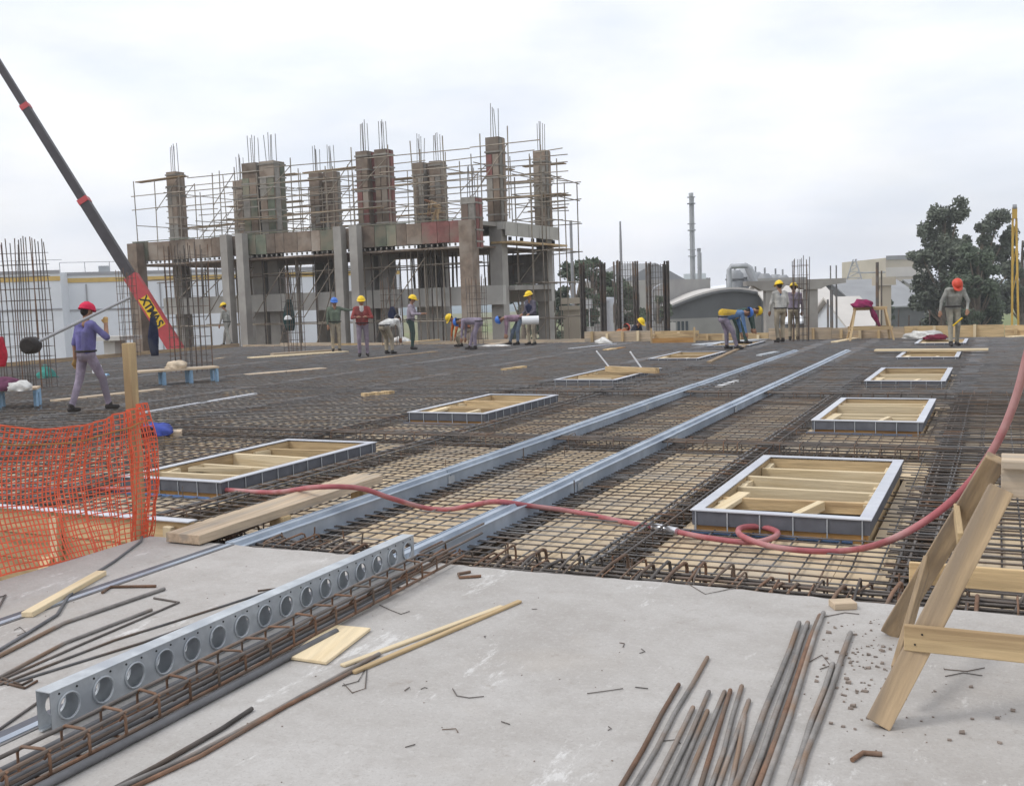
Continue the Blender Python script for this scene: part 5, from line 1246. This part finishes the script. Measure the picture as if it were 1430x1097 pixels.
tree(1238, 96, 393, 450, 22, 'leafB', 'small dark conical tree in front of the grey shed', 35, nb=12, leaf=.3, dens=110, cb=.2)
for k, (px, D, pyt, w_, m_) in enumerate(((800, 72, 346, 60, 'leafB'), (826, 78, 352, 50, 'leafC'), (855, 74, 376, 60, 'leafC'), (884, 80, 390, 52, 'leafC'), (762, 80, 350, 70, 'leafB'), (918, 84, 405, 44, 'leafC'), (728, 76, 372, 60, 'leafB'))):
    tree(px, D, pyt, 450, w_, m_, ['dark tree behind the scaffold tower', 'hazy tree beside the dark one behind the scaffold tower', 'hazy round tree behind the tall thin pole', 'low hazy tree behind the rebar wall cages', 'dark tree behind the right end of the frame building', 'low bush beside the slim white lamp post', 'dark tree seen under the frame building'][k], 40+k, nb=12, leaf=.36, dens=130, cb=.22)
t, a, d, n, L_, rot = wall_box('roofed_house', Dp(815, 395, 105), Dp(905, 395, 100), 12, GZ, 2.8, 'wall', 'grey building with a sloped roof behind the hazy trees')
mb = MB(); mb.prism([(0, 2.8), (12, 2.8), (6, 4.6)], a-d*.3, a+d*(L_*.62), n, (0,0,1)); ob('roof', mb, K['roofgrey'], t)
for k in range(4): panel('window', t, a, d, n, 1+k*1.6, 1.9+k*1.6, .3, 1.6, 'glass', .05)
# hedge line far away on the right
mb = MB(); q = random.Random(77)
for k in range(2600):
    u = q.random(); p = Vector((-70+u*230, 250+q.uniform(-4,4), GZ+abs(q.gauss(0,1.6)))); a_ = Vector((q.gauss(0,1), q.gauss(0,1), q.gauss(0,1))).normalized(); b2 = a_.orthogonal(); s = q.uniform(.8, 2)
    mb.add([p-a_*s*.5, p+b2*s*.4, p+a_*s*.5, p-b2*s*.4], [(0,1,2,3)])
ob('far_hedge', mb, K['leafC'], kind='stuff', label='long dark hedge line across the far fields', cat='hedge')
mb = MB()
for k in range(9000):
    u = q.random(); p = Vector((-16+u*40, 88+q.gauss(0,6), GZ+abs(q.gauss(0,.6)))); a_ = Vector((q.gauss(0,.6), q.gauss(0,.6), 1)).normalized(); b2 = a_.orthogonal().normalized(); s = q.uniform(.3, .9)
    mb.add([p-a_*s*.5, p+b2*s*.25, p+a_*s*.5, p-b2*s*.25], [(0,1,2,3)])
ob('scrub', mb, K['leafC'], kind='stuff', label='low green scrub around the foot of the big trees', cat='scrub')

# ================================================================== PEOPLE
def capsule(mb, p, q, r0, r1, n=10):
    p, q = Vector(p), Vector(q); d = q-p
    if d.length < 1e-5: d = Vector((0,0,1e-4)); q = p+d
    d.normalize(); a = d.orthogonal().normalized(); b_ = d.cross(a); rings = []
    for k in (-80, -50, -20): an = R(k); rings.append((p+d*math.sin(an)*r0, math.cos(an)*r0))
    for k in (20, 50, 80): an = R(k); rings.append((q+d*math.sin(an)*r1, math.cos(an)*r1))
    vs = [c+(a*math.cos(2*math.pi*j/n)+b_*math.sin(2*math.pi*j/n))*r for c, r in rings for j in range(n)]
    fs = [(i*n+j, i*n+(j+1) % n, (i+1)*n+(j+1) % n, (i+1)*n+j) for i in range(5) for j in range(n)]+[tuple(range(n-1,-1,-1)), tuple(range(5*n, 6*n))]
    mb.add(vs, fs)
V = Vector
def person(loc, heading, lab, shirt, pants, bend=.05, arms=None, stride=.0, helmet='helmyellow', vox=.017, sc=1.02, short=False, gloves=False, knee=0, headt=.2, crouch=0, vest=None, collar=None, brim=True, side=0, grp='workers on the deck'):
    """local frame: faces +Y, +X is the right hand side"""
    pel = V((0, -.22*math.sin(bend)-.1*crouch, .95-.10*(bend > .8)-.42*crouch)); sd_ = V((side, math.sin(bend), math.cos(bend))).normalized()
    chest, neck = pel+sd_*.30, pel+sd_*.52; hd = V((0, math.sin(bend+headt), math.cos(bend+headt))); head = neck+hd*.155; hf = V((0, math.cos(bend+headt), -math.sin(bend+headt)))
    sh = {s: neck-sd_*.07+V((s*.185,0,0)) for s in (-1, 1)}; pr = []          # (p, q, r0, r1, material)
    SK, SH, PA, BO, HA, GL, VE, CO = range(8)
    for s in (-1, 1):
        pr.append((pel+V((s*.065,0,.03)), chest+V((s*.085,0,0)), .118, .125, SH)); pr.append((chest+V((s*.085,0,0)), sh[s]-V((s*.05,0,0)), .125, .085, SH))
        pr.append((sh[s]-V((s*.09,0,0)), sh[s], .078, .07, SH))
        hip = pel+V((s*.09,0,-.03)); an = V((s*.11, stride*s, .09)); mid = (hip+an)/2+V((s*.01, .05+.06*knee+.3*crouch-.0*abs(stride), .02))
        pr.append((hip, mid, .098, .070, PA)); pr.append((mid, an, .070, .052, PA)); pr.append((pel+V((s*.05,-.02,-.03)), hip, .12, .1, PA))
        pr.append((an+V((0,-.03,-.035)), an+V((s*.02,.14,-.05)), .048, .04, BO)); pr.append((an, an+V((0,0,.02)), .055, .055, BO))
        el, ha = arms[s] if arms and s in arms else ((s*.06, .04, -.28), (s*-.01, .09, -.25))
        el = sh[s]+V(el); ha = el+V(ha); pr.append((sh[s], el, .064, .052, SH)); fa = SK if short else SH
        if short: pr.append((sh[s].lerp(el, .8), el, .06, .058, SH))
        pr.append((el, ha, .046, .034, fa)); d = (ha-el).normalized(); sx = d.cross(V((0,0,1)));
        if sx.length < .2: sx = V((0,1,0))
        sx.normalize(); nz = sx.cross(d); pk = ha+d*.06; hm = GL if gloves else SK
        pr.append((ha, pk, .036, .04, hm))
        for k in range(4):
            b0 = pk+sx*(-.03+.02*k)+d*.025; l = (.055, .07, .066, .05)[k]; m1 = b0+d*l*.6+nz*.008; m2 = m1+d*l*.35-nz*.03; pr.append((b0, m1, .0115, .0105, hm)); pr.append((m1, m2, .0105, .009, hm))
        th = ha+d*.02+sx*-.035; pr.append((th, th+d*.045-sx*.028, .013, .011, hm)); pr.append((th+d*.045-sx*.028, th+d*.075-sx*.022-nz*.012, .011, .0095, hm))
    pr.append((neck-sd_*.05, head-hd*.05, .058, .055, SK)); pr.append((head-hd*.035+hf*.012, head+hd*.045, .078, .092, SK)); pr.append((head+hf*.03-hd*.06, head+hf*.03-hd*.03, .055, .06, SK))
    pr.append((head+hf*.095, head+hf*.108-hd*.025, .012, .016, SK)); pr.append((head+hd*.05-hf*.022, head-hd*.01-hf*.035, .09, .075, HA))
    for s in (-1, 1): pr.append((head+V((s*.088,0,0))+hd*.012, head+V((s*.088,0,0))-hd*.02, .017, .014, SK))
    if vest: 
        for s in (-1, 1): pr.append((pel+V((s*.065,0,.12)), chest+V((s*.075,0,.0)), .126, .132, VE))
    if collar: pr.append((neck-sd_*.10+hf*.03, neck-sd_*.02+hf*.02, .075, .062, CO))
    mb = MB()
    for (p, q_, r0, r1, _) in pr: capsule(mb, p, q_, r0, r1)
    tmp = bpy.data.objects.new('tmp', mb.mesh('tmp', [])); C.objects.link(tmp)
    md = tmp.modifiers.new('r', 'REMESH'); md.mode = 'VOXEL'; md.voxel_size = vox; m2 = tmp.modifiers.new('s', 'SMOOTH'); m2.iterations = 2; m2.factor = .4
    bpy.context.view_layer.update(); me = bpy.data.meshes.new_from_object(tmp.evaluated_get(bpy.context.evaluated_depsgraph_get())); bpy.data.objects.remove(tmp)
    me.name = 'body'; me.materials.clear()
    for mt_ in (K['skin'], shirt, pants, K['boot'], K['hair'], K['glove'], vest or shirt, collar or shirt): me.materials.append(mt_)
    nf = len(me.polygons); ctr = np.empty(nf*3); me.polygons.foreach_get('center', ctr); ctr = ctr.reshape(-1, 3); best = np.full(nf, 1e9); idx = np.zeros(nf, int)
    for (p, q_, r0, r1, mi) in pr:
        p_, d = np.array(p), np.array(q_-p); t_ = np.clip(((ctr-p_)@d)/max(d@d, 1e-9), 0, 1); ds = np.linalg.norm(ctr-(p_+t_[:,None]*d), axis=1)-(r0+(r1-r0)*t_); mk = ds < best; best[mk] = ds[mk]; idx[mk] = mi
    me.polygons.foreach_set('material_index', idx.astype(np.int32)); me.polygons.foreach_set('use_smooth', np.ones(nf, bool)); me.update()
    t = thing('person', loc, lab, 'person', grp, rotz=heading); t.scale = (sc, sc, sc)
    link('body', me, t)
    if helmet:
        hb = MB(); c = head+hd*.045; n = 16; X = V((1,0,0)); rings = []
        for k in range(7):
            a = R(90*k/6); rings.append((math.cos(a), math.sin(a)))
        vs = [c+(X*math.cos(2*math.pi*j/n)*.118+hf*math.sin(2*math.pi*j/n)*.138)*rr+hd*zz_*.115 for rr, zz_ in rings[:-1] for j in range(n)]+[c+hd*.115]
        fs = [(i*n+j, i*n+(j+1) % n, (i+1)*n+(j+1) % n, (i+1)*n+j) for i in range(5) for j in range(n)]+[(5*n+j, 5*n+(j+1) % n, 6*n) for j in range(n)]
        hb.add(vs, fs, True)
        o0 = [c+(X*math.cos(2*math.pi*j/n)*.117+hf*math.sin(2*math.pi*j/n)*.137) for j in range(n)]
        o1 = [c+(X*math.cos(2*math.pi*j/n)*.13+hf*(math.sin(2*math.pi*j/n)*.15+(.055 if brim and math.sin(2*math.pi*j/n) > .5 else 0)))-hd*.012 for j in range(n)]
        hb.add(o0+o1, [(j, n+j, n+(j+1) % n, (j+1) % n) for j in range(n)], True); hb.add([v-hd*.012 for v in o0+o1], [((j+1) % n, n+(j+1) % n, n+j, j) for j in range(n)], True)
        hb.tube([c+hf*.13+hd*.03, c+hf*.07+hd*.1, c+hd*.119, c-hf*.07+hd*.1, c-hf*.13+hd*.03], .008, 5)
        link('helmet', hb.mesh('helmet', K[helmet]), t)
    bl = MB(); bl.tube([pel+V((math.cos(a)*.195, math.sin(a)*.135, .035)) for a in np.linspace(0, 6.283, 15)[:-1]], .017, 5, closed=True); link('belt', bl.mesh('belt', K['boot']), t)
    return t
def face(dx, dy=None):
    """heading for a direction given in picture terms: right (dx) and away (dy)"""
    v = Vector((rt.x, rt.y, 0))*dx+Vector((fw.x, fw.y, 0))*dy; return math.atan2(-v.x, v.y)
ZM = -.02
lil, mau = cloth('lilac', (.36, .31, .36)), cloth('mauve', (.27, .22, .27)); gry, kha = cloth('grey', (.32, .32, .29)), cloth('khaki', (.36, .31, .23))
blu, den = cloth('violet_blue', (.145, .135, .31)), cloth('denim', (.16, .20, .26)); grn, red_ = cloth('bottle_green', (.05, .085, .075)), cloth('brick_red', (.27, .065, .06))
olv, nav = cloth('grey_green', (.13, .16, .12)), cloth('navy', (.025, .03, .06)); dus = cloth('dusty_lilac', (.27, .23, .29)); pale = cloth('pale_grey', (.46, .45, .42)); sky_ = cloth('sky_blue', (.12, .21, .38)); tan = cloth('tan', (.42, .30, .18)); yel = cloth('hi_vis_yellow', (.55, .36, .05)); ora = cloth('orange', (.45, .13, .04))
down = lambda f=.3: {s: ((s*.03, .06, -.28), (-s*.03, .05, -.25)) for s in (-1, 1)}
# carrying a pole
man = person(G(127, 574, ZM), face(.55, .85), 'worker in violet blue shirt and crimson cap carrying a pole', blu, dus, .06, {1: ((.17, .12, -.20), (-.16, .12, .22)), -1: ((-.06, -.05, -.29), (-.02, .0, -.27))}, stride=.27, helmet='cap', vox=.0105, short=True, gloves=True, brim=False, sc=1.0)
a, c = Dp(43, 482, 15.5), Dp(182, 415, 16.1)
mb = MB(); mb.tube([a, a.lerp(c, .5), c], .024, 8); t = thing('carried_pole', a, 'long grey pole with a dark roll at one end on the walking shoulder', 'pole'); ob('pole', mb, K['stack'], t)
d = (c-a).normalized(); mb = MB(); e_ = V((fw.x, fw.y, 0)).normalized(); mb.tube([a-e_*.14, a-e_*.1, a+e_*.1, a+e_*.14], [.10, .13, .13, .10], 12); ob('roll', mb, K['boot'], t)
hold = {1: ((.10, .10, -.26), (-.16, .20, .02)), -1: ((-.10, .10, -.26), (.16, .20, .02))}
person(G(318, 483, ZM), face(-.9, .3), 'worker in grey overalls and yellow helmet walking beyond the deck cages', gry, cloth('grey', (0,0,0)), .12, None, stride=.25)
person(G(470, 491, ZM), face(.25, -1), 'worker in grey green jacket and blue helmet pointing with one arm', olv, kha, .03, {-1: ((-.24, .06, -.06), (-.22, .08, .02)), 1: ((.06, .02, -.28), (.0, .06, -.25))}, stride=.04, helmet='helmblue', vest=olv)
person(G(508, 498, ZM), face(.15, -1), 'worker in brick red sweater and yellow helmet with hands at the belly', red_, mau, .02, hold, stride=.05, collar=WH)
person(G(524, 496, ZM)+V((.2,.5,0)), face(.5, .8), 'stooping worker in white shirt and khaki trousers behind the red sweater', cloth('white', (0,0,0)), kha, 1.25, down(), helmet='helmwhite', knee=1)
person(G(576, 488, ZM), face(1, -.15), 'worker in lilac shirt and bottle green trousers holding his hands forward', lil, grn, .08, {s: ((s*.06, .10, -.25), (s*-.08, .26, .0)) for s in (-1, 1)}, stride=.03)
person(G(660, 488, ZM), face(-1, .25), 'stooping worker in dusty lilac overalls and blue hood near the white sheet', dus, dus, 1.45, {s: ((s*.02, .03, -.28), (0, .03, -.26)) for s in (-1, 1)}, helmet='helmblue', stride=.12, headt=.35, brim=False)
person(G(630, 487, ZM)+V((-.3,1.2,0)), face(-1, -.4), 'crouching worker in orange with yellow helmet behind the lilac overalls', ora, kha, .95, down(), crouch=.6)
person(G(740, 481, ZM)+V((-.5,-.2,0)), face(-1, -.1), 'stooping worker in mauve shirt and denim trousers with blue helmet', cloth('mauve_shirt', (.30, .20, .26)), den, 1.45, {s: ((s*.02, .0, -.28), (0, .03, -.26)) for s in (-1, 1)}, helmet='helmblue', stride=.12, headt=.45, brim=False)
pm = person(G(743, 482, ZM), face(-.7, -.6), 'worker in dark vest and yellow helmet holding a white paper roll', cloth('slate', (.12, .11, .14)), kha, .08, {s: ((s*.05, .02, -.28), (s*-.06, .2, -.1)) for s in (-1, 1)}, vest=nav, stride=.02)
c = Dp(742, 447, 33.2); mb = MB(); r_ = V((rt.x, rt.y, 0)).normalized(); mb.tube([c-r_*.3, c+r_*.24], .14, 10); ob('paper_roll', mb, K['paper'], label='wide white paper roll held by the worker in dark vest', cat='paper roll')
person(V((G(886, 474).x, 33.9, -.95)), face(.6, -.5), 'worker in navy with yellow helmet low behind the far edge boards', nav, nav, .5, down(), headt=.3)
person(V((G(866, 474).x, 33.9, -1.0)), face(.6, .5), 'worker in orange and yellow vest stooping behind the far edge boards', ora, kha, .8, down(), vest=yel, helmet='helmred', headt=.4)
tobox('edge_platform', (-11.2, 34.2, -1.15), (5, 1.4, .06), K['woodold'], label='narrow plank platform hung behind the far edge boards', cat='platform')
person(G(1022, 488, ZM), face(1, .12), 'stooping worker in sky blue with yellow vest and blue helmet near the rails', sky_, dus, 1.32, {s: ((s*.02, .05, -.28), (0, .06, -.25)) for s in (-1, 1)}, helmet='helmblue', vest=yel, stride=.1, headt=.3, brim=False)
person(G(1038, 481, ZM)+V((-.1,.3,0)), face(1, -.05), 'stooping worker in bottle green with yellow helmet beside the sky blue one', grn, grn, 1.3, {s: ((s*.02, .06, -.28), (0, .05, -.26)) for s in (-1, 1)}, stride=.1, headt=.5)
person(G(1090, 478, ZM), face(-.25, 1), 'worker in pale grey shirt and khaki trousers seen from behind with yellow helmet', pale, kha, .05, {s: ((s*.08, .03, -.28), (s*-.02, .1, -.22)) for s in (-1, 1)}, stride=.06, collar=sky_, sc=1.04)
person(G(1103, 477, ZM)+V((0,.7,0)), face(.3, .9), 'worker with tool belt and yellow helmet partly behind the pale grey shirt', dus, kha, .1, None, stride=.04, sc=1.0)
person(G(1332, 483, ZM), face(-.1, -1), 'worker in grey clothes and red helmet looking down with a yellow tool', gry, cloth('grey_khaki', (.33, .31, .25)), .3, {-1: ((-.10, .08, -.27), (.06, .12, -.22)), 1: ((.14, .02, -.27), (.05, .05, -.24))}, stride=.12, helmet='helmred', headt=.75, vox=.014)
c = Dp(1338, 447, 25.8); mb = MB(); mb.tube([c+V((.1,0,.06)), c+V((-.12,0,-.14))], .022, 6); ob('hand_tool', mb, K['tag'], label='yellow tool in the hand of the worker with red helmet', cat='tool')
person(Yp(608, 314, 42.2), face(-.8, -.3), 'worker in tan clothes stooping on top of the frame building', tan, tan, 1.0, down(), helmet=None, stride=.1, sc=.95)

# clothes hung on the cages
def hung(px, py0, py1, D, wpx, mt_, lab, seed):
    q = random.Random(seed); a, b_ = Dp(px, py0, D), Dp(px, py1, D); H = a.z-b_.z; W_ = wpx*D/F_PX/2; vs = []; n = 12; k = 9; X = Vector((rt.x, rt.y, 0)).normalized(); Yv = Vector((fw.x, fw.y, 0)).normalized(); mb = MB()
    for i in range(k):
        u = i/(k-1); w_ = W_*(.45+.75*math.sin(min(1, u*1.25)*math.pi*.6))*(1-.35*max(0, u-.7)/.3)
        for j in range(n):
            an = 2*math.pi*j/n; f = 1+.22*math.sin(an*3+u*4+seed); vs.append(a-Vector((0,0,H*u))+X*math.cos(an)*w_*f+Yv*math.sin(an)*.12*f)
    mb.add(vs, [(i*n+j, (i+1)*n+j, (i+1)*n+(j+1) % n, i*n+(j+1) % n) for i in range(k-1) for j in range(n)]+[tuple(range(n)), tuple(range(k*n-1, (k-1)*n-1, -1))], True)
    return ob('hung_jacket', mb, mt_, label=lab, cat='jacket')
hung(213, 443, 497, 29.5, 12, nav, 'navy jacket hanging beside the red crane boom foot', 1)
hung(403, 418, 462, 34.8, 13, cloth('dark_teal', (.03, .06, .06)), 'dark teal jacket hanging on the rebar cage with a white helmet', 2)
hung(548, 428, 450, 33.6, 10, nav, 'small navy jacket hanging behind the lilac shirt worker', 3)
hung(-1, 470, 512, 21.0, 12, cloth('bright_red', (.42, .03, .05)), 'bright red jacket hanging on the tall rebar column cage', 4)
mb = MB(); c = Dp(402, 444, 34.5)
n_ = 12; vs = [c+V((math.cos(6.283*j/n_)*.13*math.cos(R(15*k)), math.sin(6.283*j/n_)*.13*math.cos(R(15*k)), math.sin(R(15*k))*.14-.05)) for k in range(7) for j in range(n_)]
mb.add(vs, [(i*n_+j, i*n_+(j+1) % n_, (i+1)*n_+(j+1) % n_, (i+1)*n_+j) for i in range(6) for j in range(n_)], True)
ob('hung_helmet', mb, K['helmwhite'], label='white helmet hanging on the dark teal jacket', cat='helmet')

# ---- damp air between here and the far fields
mb = MB(); mb.bb((-800, -800, GZ-1), (800, 800, 34))
hm = bpy.data.materials.new('haze_air'); hm.use_nodes = True; nt = hm.node_tree; nt.nodes.remove(nt.nodes['Principled BSDF'])
pv = nt.nodes.new('ShaderNodeVolumePrincipled'); pv.inputs['Color'].default_value = (.93, .95, 1, 1); pv.inputs['Density'].default_value = .0008
nt.links.new(pv.outputs[0], nt.nodes['Material Output'].inputs['Volume'])
ob('haze', mb, hm, kind='stuff', label='thin pale haze in the air over the whole site', cat='haze')
